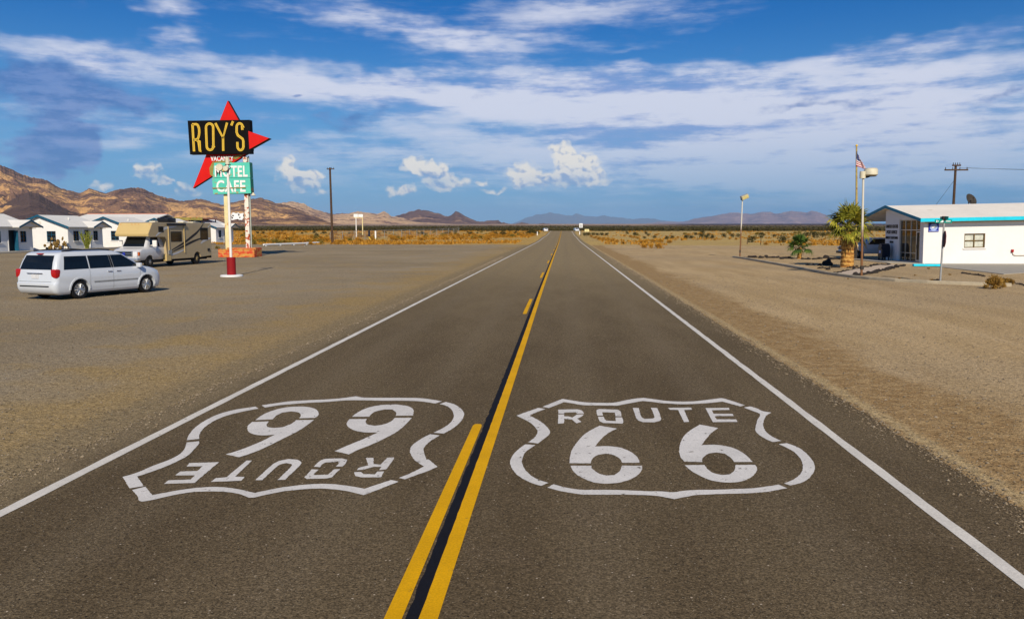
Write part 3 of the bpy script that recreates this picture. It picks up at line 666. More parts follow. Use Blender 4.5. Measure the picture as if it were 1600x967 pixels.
# ------------------------------------------------------------------ mountains
def mmat(name, dark, mid, gold, gold_amt=.5, sc=1.0, mauve=None):
    m, nt, b = newmat(name); P = wpos(nt)
    n1 = nt.noise(P, .0032 * sc, 7, .66, 2.1, .8); n2 = nt.noise(P, .016 * sc, 6, .68); n3 = nt.noise(P, .06 * sc, 4, .6)
    k = nt.m('ADD', nt.m('MULTIPLY', n1, .62), nt.m('ADD', nt.m('MULTIPLY', n2, .26), nt.m('MULTIPLY', n3, .12)))
    c = nt.ramp(k, [(.42, dark), (.475, mid), (.535 - .14 * (gold_amt - .5), mid), (.565 - .14 * (gold_amt - .5), gold)])
    nt.put(b.inputs['Base Color'], c); b.inputs['Roughness'].default_value = 1.0; b.inputs['Specular IOR Level'].default_value = .02
    bump(nt, b, nt.m('ADD', n2, nt.m('MULTIPLY', n3, .3)), .8, 35 / sc)
    return m
M['mt_near'] = mmat('brown desert rock', (.110, .062, .050), (.26, .145, .088), (.66, .375, .15), .68)
M['mt_dark'] = mmat('dark desert rock', (.070, .042, .038), (.125, .076, .058), (.22, .135, .08), .3)
M['mt_tan'] = mmat('tan desert rock', (.20, .12, .10), (.50, .31, .195), (.70, .46, .26), .95)
M['mt_purple'] = mmat('purple desert rock', (.085, .050, .054), (.18, .11, .095), (.38, .235, .15), .5)
M['mt_far'] = mmat('far rock', (.075, .065, .075), (.12, .095, .09), (.17, .13, .11), .5, .5)
M['mt_pink'] = mmat('far pinkish rock', (.20, .12, .125), (.30, .18, .165), (.42, .27, .22), .6, .5)
def interp(pts, x):
    if x <= pts[0][0]: return pts[0][1]
    for (a, u), (b, v) in zip(pts, pts[1:]):
        if x <= b: return u + (v - u) * (x - a) / (b - a)
    return pts[-1][1]
def mountain(name, mat, sil, dist, depth, seed, amp=.38, nx=320, nd=70, feat=520., ext=0, foot=None):
    """height field: ridge line at its own distance, spurs and gullies running down to the plain"""
    x0, x1 = sil[0][0] - ext, sil[-1][0] + ext
    vs = []; fs = []
    for i in range(nx + 1):
        px = x0 + (x1 - x0) * i / nx; py = interp(sil, px)
        D = dist(px) if callable(dist) else dist
        jit = (1.2 * noise.noise(Vector((px * .11, seed, 0))) + .8 * noise.noise(Vector((px * .35, seed, 5)))) * D / FPX
        r = PD(px, py, D); hr = r.z; ux, uy = r.x / D, r.y / D
        for j in range(nd + 1):
            t = j / nd * 1.35
            d = D - depth * (1 - t); x, y = ux * d, uy * d
            z0 = Hy(y) if foot is None else foot
            z0 -= 4
            s = t if t <= 1 else 1 - (t - 1) * 1.3
            sh = .62 * s + .38 * s * s
            e = noise.ridged_multi_fractal(Vector((x / feat + seed, y / feat, seed * .7)), .9, 2.1, 6, 1.0, 2.0) / 2.2 - .45
            e2 = (noise.ridged_multi_fractal(Vector((x / feat * 3.3 + seed, y / feat * 3.3, 1.3)), .9, 2.1, 4, 1.0, 2.0) / 2.2 - .45) * .38
            env = min(1, t * 3.2) * min(1, abs(1 - t) * 3 + .10) if t <= 1 else 1
            z = z0 + max(0, hr - z0) * sh + (e + e2) * amp * max(20, hr - z0) * env * (.35 + .65 * (1 - s) if t < 1 else .3)
            z += jit * sm(t, .75, 1)
            vs.append((x, y, z if j else z0 - 20))
    k = nd + 1
    for i in range(nx):
        for j in range(nd): fs.append((i * k + j, (i + 1) * k + j, (i + 1) * k + j + 1, i * k + j + 1))
    g = MB(); g.add(vs, fs)
    return tag(g.build(name, mat, smooth=False, fix=False), kind='structure')
near_sil = [(-60,240),(0,257),(30,272),(50,280),(75,283),(90,292),(110,298),(125,302),(140,294),(150,297),(165,302),(180,297),(190,295),(210,295),(225,298),(240,303),(262,312),(280,315),(300,313),(315,312),(330,316),(345,320),(370,315),(395,312),(410,310),(430,318),(455,323),(480,332),(505,342),(525,349),(540,354)]
mountain('mountains_left', M['mt_near'], near_sil, 6200, 2600, 3.1, .62, 520, 110, 560)
mountain('mountains_left_front', M['mt_dark'], [(-60,326),(0,322),(20,312),(45,300),(60,303),(80,315),(110,330),(150,340),(170,350)], 4300, 900, 8.2, .30, 160, 50, 380)
mountain('mountains_middle', M['mt_tan'], [(380,326),(400,318),(415,312),(430,318),(455,316),(475,320),(490,327),(510,332),(520,334),(545,333),(560,331),(580,334),(590,335),(600,330),(612,338),(628,341),(650,346),(690,350),(720,352)], 7400, 2600, 5.5, .5, 340, 90, 480)
mountain('hill_small', M['mt_purple'], [(425,352),(436,345),(448,340),(458,344),(470,351)], 4700, 420, 1.2, .15, 60, 30, 240)
mountain('hill_low', M['mt_purple'], [(395,352),(405,349),(418,344),(430,348),(440,352)], 4900, 420, 2.2, .15, 60, 30, 240)
mountain('mountains_purple', M['mt_purple'], [(592,349),(612,340),(630,334),(655,327),(668,329),(685,334),(700,339),(707,335),(712,330),(718,332),(727,338),(745,346),(757,346),(765,344),(778,345),(790,350),(800,352)], 8200, 1900, 9.1, .5, 280, 80, 420)
mountain('mountains_low', M['mt_purple'], [(770,352),(785,348),(800,350),(815,348),(830,351),(850,349),(870,352),(900,353)], 8600, 1200, 4.4, .25, 120, 40, 420)
mountain('mountains_blue', M['mt_far'], [(790,353),(803,348),(820,341),(840,335),(860,332),(880,336),(893,337),(900,334),(912,337),(930,338),(945,336),(960,339),(990,342),(1010,341),(1040,345),(1070,349),(1090,352)], 58000, 8000, 6.6, .30, 200, 40, 3500)
mountain('mountains_pink', M['mt_pink'], [(985,352),(1010,349),(1030,347),(1050,346),(1065,347),(1080,343),(1095,340),(1110,338),(1130,334),(1150,332),(1170,335),(1190,331),(1202,332),(1215,334),(1235,330),(1260,332),(1275,330),(1290,336),(1298,342),(1310,346),(1340,348),(1420,351)], 34000, 6000, 2.7, .34, 260, 60, 2100)
# ------------------------------------------------------------------ vehicles
def cut(ob, cutter):
    """carve a hole out of a mesh and keep only the carved mesh"""
    c = cutter.build('cutter', M['black']); c.parent = ob.parent
    md = ob.modifiers.new('cut', 'BOOLEAN'); md.object = c; md.operation = 'DIFFERENCE'; md.solver = 'EXACT'
    bpy.context.view_layer.update()
    dg = bpy.context.evaluated_depsgraph_get(); me = bpy.data.meshes.new_from_object(ob.evaluated_get(dg))
    ob.modifiers.clear(); old = ob.data; ob.data = me; bpy.data.meshes.remove(old)
    cm = c.data; bpy.data.objects.remove(c); bpy.data.meshes.remove(cm)
    return ob
class ZLoft:
    """body skin from plan outlines stacked in z: (z, rear y, front y, half width, rear radius, front radius)"""
    def __init__(s, lv): s.lv = lv
    def at(s, z):
        L = s.lv
        if z <= L[0][0]: return L[0][1:]
        for a, b in zip(L, L[1:]):
            if z <= b[0]:
                t = (z - a[0]) / (b[0] - a[0]); return tuple(p + (q - p) * t for p, q in zip(a[1:], b[1:]))
        return L[-1][1:]
    def ring(s, z, k=6):
        y0, y1, hw, rr, rf = s.at(z); pts = []
        for cx, cy, r, a0 in ((hw - rf, y1 - rf, rf, 0), (-(hw - rf), y1 - rf, rf, 90), (-(hw - rr), y0 + rr, rr, 180), (hw - rr, y0 + rr, rr, 270)):
            for i in range(k + 1):
                a = R(a0 + 90 * i / k); pts.append((cx + r * math.cos(a), cy + r * math.sin(a), z))
        return pts
    def skin(s, sub=2):
        zs = []
        for a, b in zip(s.lv, s.lv[1:]): zs += [a[0] + (b[0] - a[0]) * i / sub for i in range(sub)]
        zs.append(s.lv[-1][0]); mb = MB(); vs = []
        for z in zs: vs += s.ring(z)
        n = len(s.ring(zs[0])); fs = []
        for j in range(len(zs) - 1):
            for i in range(n): fs.append((j * n + i, j * n + (i + 1) % n, (j + 1) * n + (i + 1) % n, (j + 1) * n + i))
        fs += [tuple(range(n - 1, -1, -1)), tuple(range((len(zs) - 1) * n, len(zs) * n))]
        return mb.add(vs, fs)
    def zs(s, z0, z1): return sorted(set([z0, z1] + [l[0] for l in s.lv if z0 < l[0] < z1] + [z0 + (z1 - z0) * i / 6 for i in range(1, 6)]))
    def side(s, sg, pts_l, pts_r, z0, z1, off=.006, mb=None):
        mb = mb or MB(); vs = []
        zz = s.zs(z0, z1)
        for z in zz:
            hw = s.at(z)[2] + off
            vs += [(sg * hw, interp(pts_l, z), z), (sg * hw, interp(pts_r, z), z)]
        return mb.add(vs, [(2 * i, 2 * i + 1, 2 * i + 3, 2 * i + 2) for i in range(len(zz) - 1)])
    def end(s, which, wpts, z0, z1, off=.006, mb=None):
        mb = mb or MB(); vs = []; zz = s.zs(z0, z1)
        for z in zz:
            a = s.at(z); y = a[0] - off if which == 'rear' else a[1] + off; w = interp(wpts, z)
            vs += [(-w, y, z), (w, y, z)]
        return mb.add(vs, [(2 * i, 2 * i + 1, 2 * i + 3, 2 * i + 2) for i in range(len(zz) - 1)])
def wheel(parent, x, y, r, w, rim_mat, spokes=10, rimr=.66, hub=None, name='wheel'):
    sg = 1 if x > 0 else -1
    t = MB().lathe([(r * rimr, -w / 2), (r * .93, -w / 2), (r, -w / 2 + .03), (r, w / 2 - .03), (r * .93, w / 2), (r * rimr, w / 2), (r * rimr, -w / 2)], 28, 'x', (x, y, r))
    wo = t.build(name, M['black'], parent, smooth=30)
    g = MB(); xo = x + sg * (w / 2 - .02)
    g.lathe([(r * rimr, -.02 * sg), (r * rimr, .012 * sg), (r * (rimr - .07), .012 * sg), (r * (rimr - .07), -.02 * sg)], 28, 'x', (xo, y, r))
    for k in range(spokes):
        a = 2 * math.pi * k / spokes; ca, sa = math.cos(a), math.sin(a)
        p0 = Vector((xo, y + ca * r * .12, r + sa * r * .12)); p1 = Vector((xo, y + ca * r * (rimr - .04), r + sa * r * (rimr - .04)))
        g.cyl(p0, p1, .03, .022, 6)
    g.lathe([(r * .16, -.03 * sg), (r * .16, .02 * sg), (r * .10, .03 * sg)], 14, 'x', (xo, y, r))
    g.build('rim', rim_mat, wo, smooth=30)
    b = MB().lathe([(r * rimr, -.02), (r * rimr, .0)], 24, 'x', (x + sg * (w / 2 - .09), y, r)); b.build('hub_plate', M['black_gloss'], wo)
    return wo

# --- white minivan
hd = math.atan2(.80, 2.60); VS = .885
vx, vy = math.sin(hd), math.cos(hd)
cont = Vector((-15.66, 24.30)); rt = Vector((vy, -vx))
vp = cont - rt * (.93 * VS)
van = thing('minivan', 'white minivan with dark tinted windows parked on the left gravel lot', 'minivan', (vp.x, vp.y, 0), -hd, scale=VS)
VL = ZLoft([(.20, -.85, 3.92, .90, .10, .40), (.28, -.98, 4.02, .955, .15, .50), (.42, -1.06, 4.09, .985, .20, .58), (.60, -1.07, 4.10, .99, .20, .60), (.645, -1.02, 4.09, .993, .19, .60),
            (.85, -1.00, 4.00, 1.0, .18, .60), (.97, -.985, 3.78, .988, .18, .62), (1.03, -.975, 3.52, .978, .18, .62), (1.09, -.96, 3.12, .965, .18, .55), (1.35, -.87, 2.68, .915, .16, .45),
            (1.58, -.755, 2.24, .855, .15, .40), (1.66, -.70, 2.04, .825, .15, .38), (1.715, -.58, 1.78, .77, .15, .34), (1.745, -.36, 1.35, .66, .12, .3), (1.755, -.1, .95, .5, .1, .25)])
body = VL.skin().build('body', M['car_white'], van, smooth=34)
cw = MB()
for yy in (0, 3.08):
    for sg in (1, -1): cw.cyl((sg * .62, yy, .345), (sg * 1.2, yy, .345), .40, .40, 28)
cut(body, cw)
body.data.polygons.foreach_set('use_smooth', [True] * len(body.data.polygons)); body.data.set_sharp_from_angle(angle=R(34))
for sg in (1, -1):
    nm = 'side_window'
    VL.side(sg, [(1.09, -.63), (1.56, -.52)], [(1.09, .42), (1.56, .40)], 1.09, 1.565).build(nm, M['car_glass'], van)
    VL.side(sg, [(1.09, .47), (1.56, .45)], [(1.09, 1.42), (1.56, 1.36)], 1.09, 1.565).build(nm, M['car_glass'], van)
    VL.side(sg, [(1.09, 1.53), (1.56, 1.46)], [(1.09, 2.78), (1.56, 1.98)], 1.09, 1.565).build(nm, M['car_glass'], van)
    VL.side(sg, [(1.09, 1.43), (1.56, 1.37)], [(1.09, 1.52), (1.56, 1.45)], 1.09, 1.565, .004).build('window_pillar', M['black_gloss'], van)
    g = MB(); VL.side(sg, [(.60, .60)], [(.60, 2.62)], .57, .60, .012, g); VL.side(sg, [(.60, .60)], [(.60, 2.62)], .60, .615, .013, g); g.build('side_moulding', M['galv'], van)
    for yy in (.44, 1.47): VL.side(sg, [(.3, yy), (1.09, yy)], [(.3, yy + .012), (1.09, yy + .012)], .30, 1.08, .003).build('door_gap', M['galv'], van)
    VL.side(sg, [(.3, 2.66), (.7, 2.74), (1.09, 2.78)], [(.3, 2.672), (.7, 2.752), (1.09, 2.792)], .42, 1.08, .003).build('door_gap', M['galv'], van)
    for yy in (1.22, 1.62):
        h = MB(); h.box(sg * .985 if sg > 0 else -1.02, sg * 1.02 if sg > 0 else -.985, yy, yy + .20, .93, .965, c=.012); h.build('door_handle', M['chrome'], van)
    h = MB(); x0, x1 = (.93, 1.17) if sg > 0 else (-1.17, -.93)
    h.box(x0, x1, 2.60, 2.72, 1.04, 1.22, c=.04); h.build('mirror', M['car_white'], van, smooth=40)
    for yy in (0, 3.08):
        h = MB()
        for k in range(9):
            a0, a1 = R(180 * k / 9), R(180 * (k + 1) / 9)
            for (ra, rb, xx) in ((.40, .455, .0),):
                q = [(yy + ra * math.cos(a0), .345 + ra * math.sin(a0)), (yy + rb * math.cos(a0), .345 + rb * math.sin(a0)), (yy + rb * math.cos(a1), .345 + rb * math.sin(a1)), (yy + ra * math.cos(a1), .345 + ra * math.sin(a1))]
                f = lambda u, v, w: (sg * (VL.at(v)[2] + w), u, v)
                h.prism(q, f, -.02, .022)
        h.build('wheel_arch', M['car_white'], van, smooth=40)
    tl = MB(); xa, xb = (.75, 1.0) if sg > 0 else (-1.0, -.75)
    tl.box(xa, xb, -1.0, -.78, .80, 1.12, c=.06); tl.build('tail_light', M['red_lens'], van, smooth=40)
    hl = MB(); xa, xb = (.62, .93) if sg > 0 else (-.93, -.62)
    hl.box(xa, xb, 3.40, 3.74, .72, .85, c=.05); hl.build('headlight', M['clear_lens'], van, smooth=40)
    rr = MB().tube([(sg * .70, -.45, 1.745), (sg * .72, .0, 1.775), (sg * .72, 1.2, 1.775), (sg * .70, 1.6, 1.74)], .022, 8); rr.build('roof_rail', M['black_gloss'], van)
    for yy in (0, 3.08): wheel(van, sg * .845, yy, .345, .22, M['alu'], 10)
VL.end('rear', [(1.08, .80), (1.58, .70)], 1.10, 1.60).build('rear_window', M['car_glass'], van)
VL.end('front', [(1.10, .42), (1.62, .44)], 1.12, 1.63).build('windscreen', M['car_glass'], van)
MB().box(-.13, .13, -.80, -.70, 1.64, 1.675, c=.01).build('brake_light', M['red_lens'], van)
MB().box(-.38, .38, -1.035, -.99, .955, .985, c=.008).build('tailgate_trim', M['chrome'], van)
MB().box(-.17, .17, -1.024, -.99, .78, .93, c=.006).build('number_plate', M['plate'], van)
MB().box(-.72, .72, -1.075, -1.03, .485, .53, c=.006).build('bumper_slot', M['black_gloss'], van)
VL.end('rear', [(.7, .80), (1.05, .86)], .665, .68, .003).build('tailgate_gap', M['galv'], van)
MB().tube([(0, -.86, 1.12), (.28, -.82, 1.22)], .012, 6).build('rear_wiper', M['black'], van)
MB().box(-.8, .8, -.7, 3.7, .16, .22).build('underbody', M['black'], van)

# --- tan motorhome
rvh = math.atan2(-.36, -4.80); RS_ = 4.81 / 5.6
rp = Vector((-23.59, 48.95)) + Vector((-1, 0)) * (1.08 * RS_)
rv = thing('motorhome', 'tan motorhome with a cab-over bunk and black swooshes, before the cabins', 'motorhome', (rp.x, rp.y, 0), math.pi - .075, scale=RS_)
prof = [(-2.05, .60), (-2.05, 3.0), (-1.97, 3.08), (5.30, 3.08), (5.50, 3.02), (6.02, 2.28), (5.98, 2.16), (5.85, 2.11), (4.1, 2.08), (3.9, 1.9), (3.9, .52), (-.0, .52)]
bd = MB().prism(prof, lambda u, v, w: (w, u, v), -1.22, 1.22).build('body', M['rv_tan'], rv)
cw = MB()
for sg in (1, -1): cw.cyl((sg * .75, 0, .45), (sg * 1.5, 0, .45), .50, .50, 28)
cut(bd, cw)
front = [(5.52, 3.0), (6.035, 2.27)]
bm_ = MB().add([(-1.20, 5.512, 3.03), (1.20, 5.512, 3.03), (1.20, 6.03, 2.29), (-1.20, 6.03, 2.29)], [(0, 1, 2, 3)]); bm_.add([(-1.20, 6.03, 2.29), (1.20, 6.03, 2.29), (1.20, 5.99, 2.15), (-1.20, 5.99, 2.15)], [(0, 1, 2, 3)]).build('bunk_cap', M['rv_lit'], rv, fix=False)
for x in (-1.05, -.24, 0, .24, 1.05): MB().box(x - .06, x + .06, 5.53, 5.585, 2.90, 2.95, c=.01).build('marker_light', M['amber'], rv)
CL_ = ZLoft([(.48, 3.7, 6.70, .86, .05, .2), (.62, 3.7, 6.86, .95, .05, .25), (.80, 3.7, 6.90, .99, .05, .28), (1.12, 3.7, 6.86, 1.0, .05, .30), (1.27, 3.7, 6.62, .985, .05, .3), (1.36, 3.7, 6.15, .965, .05, .3), (1.42, 3.7, 5.92, .95, .05, .2), (2.12, 3.7, 5.42, .80, .05, .15)])
cb = CL_.skin().build('cab', M['rv_silver'], rv, smooth=34)
cw = MB()
for sg in (1, -1): cw.cyl((sg * .60, 5.6, .40), (sg * 1.3, 5.6, .40), .47, .47, 28)
cut(cb, cw); cb.data.polygons.foreach_set('use_smooth', [True] * len(cb.data.polygons)); cb.data.set_sharp_from_angle(angle=R(34))
CL_.end('front', [(1.42, .78), (2.1, .68)], 1.44, 2.06).build('windscreen', M['car_glass'], rv)
for sg in (1, -1):
    CL_.side(sg, [(1.4, 4.35), (2.06, 4.40)], [(1.4, 5.55), (2.06, 5.20)], 1.42, 2.05).build('cab_window', M['car_glass'], rv)
    x0, x1 = (1.12, 1.42) if sg > 0 else (-1.42, -1.12)
    mo = MB().box(x0, x1, 5.35, 5.47, 1.42, 1.86, c=.03); mo.cyl((sg * .95, 5.40, 1.5), (sg * 1.2, 5.41, 1.55), .03); mo.build('mirror', M['pole_white'], rv)
    x0, x1 = (.60, .92) if sg > 0 else (-.92, -.60)
    MB().box(x0, x1, 6.80, 6.90, .82, 1.12, c=.03).build('headlight', M['clear_lens'], rv)
    x0, x1 = (.86, .985) if sg > 0 else (-.985, -.86)
    MB().box(x0, x1, 6.62, 6.82, .86, 1.10, c=.02).build('turn_light', M['amber'], rv)
    X = 1.224
    def side_poly(pts, name, mat, off=.004):
        g = MB(); bm = bmesh.new(); vs = [bm.verts.new((sg * (X + off), u, v)) for u, v in pts]; f = bm.faces.new(vs); bmesh.ops.triangulate(bm, faces=[f]); g.bm(bm); return g.build(name, mat, rv)
    def swoosh(c, w, name, mat, off=.004):
        g = MB(); vs = []; n = 26
        for i in range(n + 1):
            t = i / n; k = t * (len(c) - 1); a = min(int(k), len(c) - 2); f = k - a; f = f * f * (3 - 2 * f) if False else f
            p = [c[max(0, a - 1)], c[a], c[a + 1], c[min(len(c) - 1, a + 2)]]
            q = [.5 * (2 * p[1][j] + (p[2][j] - p[0][j]) * f + (2 * p[0][j] - 5 * p[1][j] + 4 * p[2][j] - p[3][j]) * f * f + (-p[0][j] + 3 * p[1][j] - 3 * p[2][j] + p[3][j]) * f ** 3) for j in (0, 1)]
            ww = w * (math.sin(math.pi * (.08 + .88 * t)) ** .8)
            vs += [(sg * (X + off), q[0], q[1] - ww / 2), (sg * (X + off), q[0], q[1] + ww / 2)]
        g.add(vs, [(2 * i, 2 * i + 1, 2 * i + 3, 2 * i + 2) for i in range(n)]); return g.build(name, mat, rv)
    swoosh([(-1.0, 3.02), (-.2, 2.45), (.7, 2.05), (1.8, 1.62), (3.5, 1.10)], .20, 'black_swoosh', M['rv_black'])
    swoosh([(-.7, 1.95), (.5, 1.72), (1.7, 1.42), (3.3, 1.02)], .17, 'black_swoosh', M['rv_black'], .005)
    swoosh([(5.2, 2.14), (4.6, 2.45), (3.9, 2.70), (2.6, 2.82)], .20, 'silver_swoosh', M['rv_silver'])
    swoosh([(-.5, 1.55), (-1.2, 1.82), (-2.04, 1.92)], .22, 'silver_swoosh', M['rv_silver'])
    swoosh([(3.5, .80), (2.6, .95), (1.7, 1.15)], .14, 'silver_swoosh', M['rv_silver'])
    swoosh([(-1.95, 3.0), (-1.8, 2.85), (-1.6, 2.74)], .12, 'silver_swoosh', M['rv_silver'])
    def win(y0, y1, z0, z1):
        x0, x1 = (X - .02, X + .012) if sg > 0 else (-X - .012, -X + .02)
        fr = MB().box(x0, x1, y0, y1, z0, z1, c=.03).build('side_window', M['black_gloss'], rv)
        x0, x1 = (X + .0, X + .018) if sg > 0 else (-X - .018, -X)
        MB().box(x0, x1, y0 + .05, y1 - .05, z0 + .05, z1 - .05, c=.008).build('pane', M['dark_glass'], fr)
    win(2.0, 3.4, 1.72, 2.45); win(-1.6, -.5, 1.80, 2.72); win(4.25, 4.85, 2.40, 2.80)
    if sg < 0:
        MB().box(-1.34, -1.2, 1.55, 3.85, 2.86, 3.02, c=.04).build('awning_roll', M['black_gloss'], rv)
        for yy in (1.72, 3.70): MB().box(-1.27, -1.225, yy - .03, yy + .03, .92, 2.84, c=.008).build('awning_arm', M['rv_lit'], rv)
        MB().box(-1.27, -1.225, 3.40, 3.80, .85, 1.15, c=.02).build('utility_hatch', M['galv'], rv)
        MB().box(-1.27, -1.225, -1.75, -1.45, .95, 1.15, c=.02).build('fuel_flap', M['black_gloss'], rv)
    x0, x1 = (.98, 1.235) if sg > 0 else (-1.235, -.98)
    MB().box(x0, x1, 3.45, 4.02, .40, .85, c=.02).build('step_skirt', M['rv_lit'], rv)
    wheel(rv, sg * 1.03, 0, .45, .26, M['rv_lit'], 8, .6); wheel(rv, sg * .86, 5.6, .40, .24, M['alu'], 8, .6)
gr = MB().box(-.58, .58, 6.84, 6.925, .80, 1.16, c=.02).build('grille', M['black_gloss'], rv)
g = MB()
for z in (.84, .98, 1.12): g.box(-.57, .57, 6.92, 6.945, z - .028, z + .028, c=.008)
for x in (-.57, .57): g.box(x - .03, x + .03, 6.92, 6.94, .80, 1.16, c=.008)
g.build('grille_bars', M['chrome'], gr)
MB().lathe([(.10, 0), (.10, .02), (.06, .03)], 20, 'y', (0, 6.945, .98)).build('front_badge', M['sign_blue'], rv)
MB().box(-1.0, 1.0, 6.78, 7.02, .46, .72, c=.05).build('front_bumper', M['alu'], rv, smooth=40)
MB().box(-1.18, 1.18, -2.11, -2.0, .42, .60, c=.03).build('rear_bumper', M['black_gloss'], rv)
MB().box(-.9, .9, -1.9, 6.5, .34, .56).build('chassis', M['black'], rv)
MB().box(-.42, .42, 1.3, 2.4, 3.075, 3.42, c=.08).build('roof_air_conditioner', M['black_gloss'], rv, smooth=40)
for yy, s in ((3.4, .2), (-.2, .22), (-1.5, .2)): MB().box(-.2, .25, yy - s, yy + s, 3.075, 3.18, c=.03).build('roof_vent', M['lamp_cream'], rv)

# --- far white cars
def far_car(x, y, rz, lab):
    r = thing('parked_car', lab, 'car', (x, y, Hy(y)), rz, 'white cars far up the road', .85)
    L = ZLoft([(.22, -.8, 3.5, .78, .1, .3), (.5, -.9, 3.6, .86, .15, .4), (.85, -.88, 3.45, .87, .15, .4), (.95, -.85, 2.9, .84, .15, .4), (1.35, -.3, 1.9, .68, .15, .3), (1.45, .1, 1.5, .58, .15, .2)])
    L.skin().build('body', M['car_white'], r, smooth=35)
    L.end('rear', [(.95, .62), (1.35, .52)], .98, 1.33).build('rear_window', M['car_glass'], r)
    L.end('front', [(.95, .42), (1.35, .36)], .98, 1.33).build('windscreen', M['car_glass'], r)
    for sg in (1, -1):
        L.side(sg, [(.95, -.3), (1.3, .0)], [(.95, 2.3), (1.3, 1.6)], .98, 1.3).build('side_window', M['car_glass'], r)
        for yy in (0, 2.6): wheel(r, sg * .74, yy, .31, .2, M['alu'], 6)
        xa, xb = (.62, .85) if sg > 0 else (-.85, -.62)
        MB().box(xa, xb, -.93, -.86, .68, .84).build('tail_light', M['red_lens'], r)
far_car(-6.0, 268, R(8), 'tiny white car pulled off left of the road at the crest')
far_car(4.3, 272, R(188), 'tiny white car coming over the crest at the right edge')

# --- pale pickup in the carport
pk = thing('pickup_truck', 'pale pickup truck with dark grille under the carport behind the palm trunk', 'pickup', (24.9, 61.4, 0), R(90), scale=.9)
PL = ZLoft([(.45, -1.2, 3.9, .90, .1, .2), (.6, -1.25, 4.1, .97, .1, .25), (1.05, -1.25, 4.05, .98, .1, .25), (1.16, -1.25, 3.7, .96, .1, .25)])
PL.skin().build('body', M['rv_silver'], pk, smooth=35)
PC = ZLoft([(1.14, .3, 2.75, .95, .1, .2), (1.25, .32, 2.6, .93, .1, .2), (1.70, .55, 1.95, .78, .1, .2), (1.78, .7, 1.8, .70, .1, .2)])
PC.skin().build('cab', M['rv_silver'], pk, smooth=35)
PC.end('front', [(1.2, .72), (1.7, .58)], 1.24, 1.70).build('windscreen', M['car_glass'], pk)
for sg in (1, -1):
    PC.side(sg, [(1.2, .6), (1.7, .75)], [(1.2, 2.3), (1.7, 1.75)], 1.22, 1.68).build('side_window', M['car_glass'], pk)
    xa, xb = (.66, .94) if sg > 0 else (-.94, -.66)
    MB().box(xa, xb, 4.02, 4.11, .82, 1.0, c=.02).build('headlight', M['clear_lens'], pk)
    for yy in (0, 3.1): wheel(pk, sg * .86, yy, .38, .25, M['alu'], 8)
MB().box(-.62, .62, 4.03, 4.12, .76, 1.02, c=.02).build('grille', M['black_gloss'], pk)
MB().box(-.98, .98, 4.0, 4.2, .45, .66, c=.03).build('front_bumper', M['black_gloss'], pk)
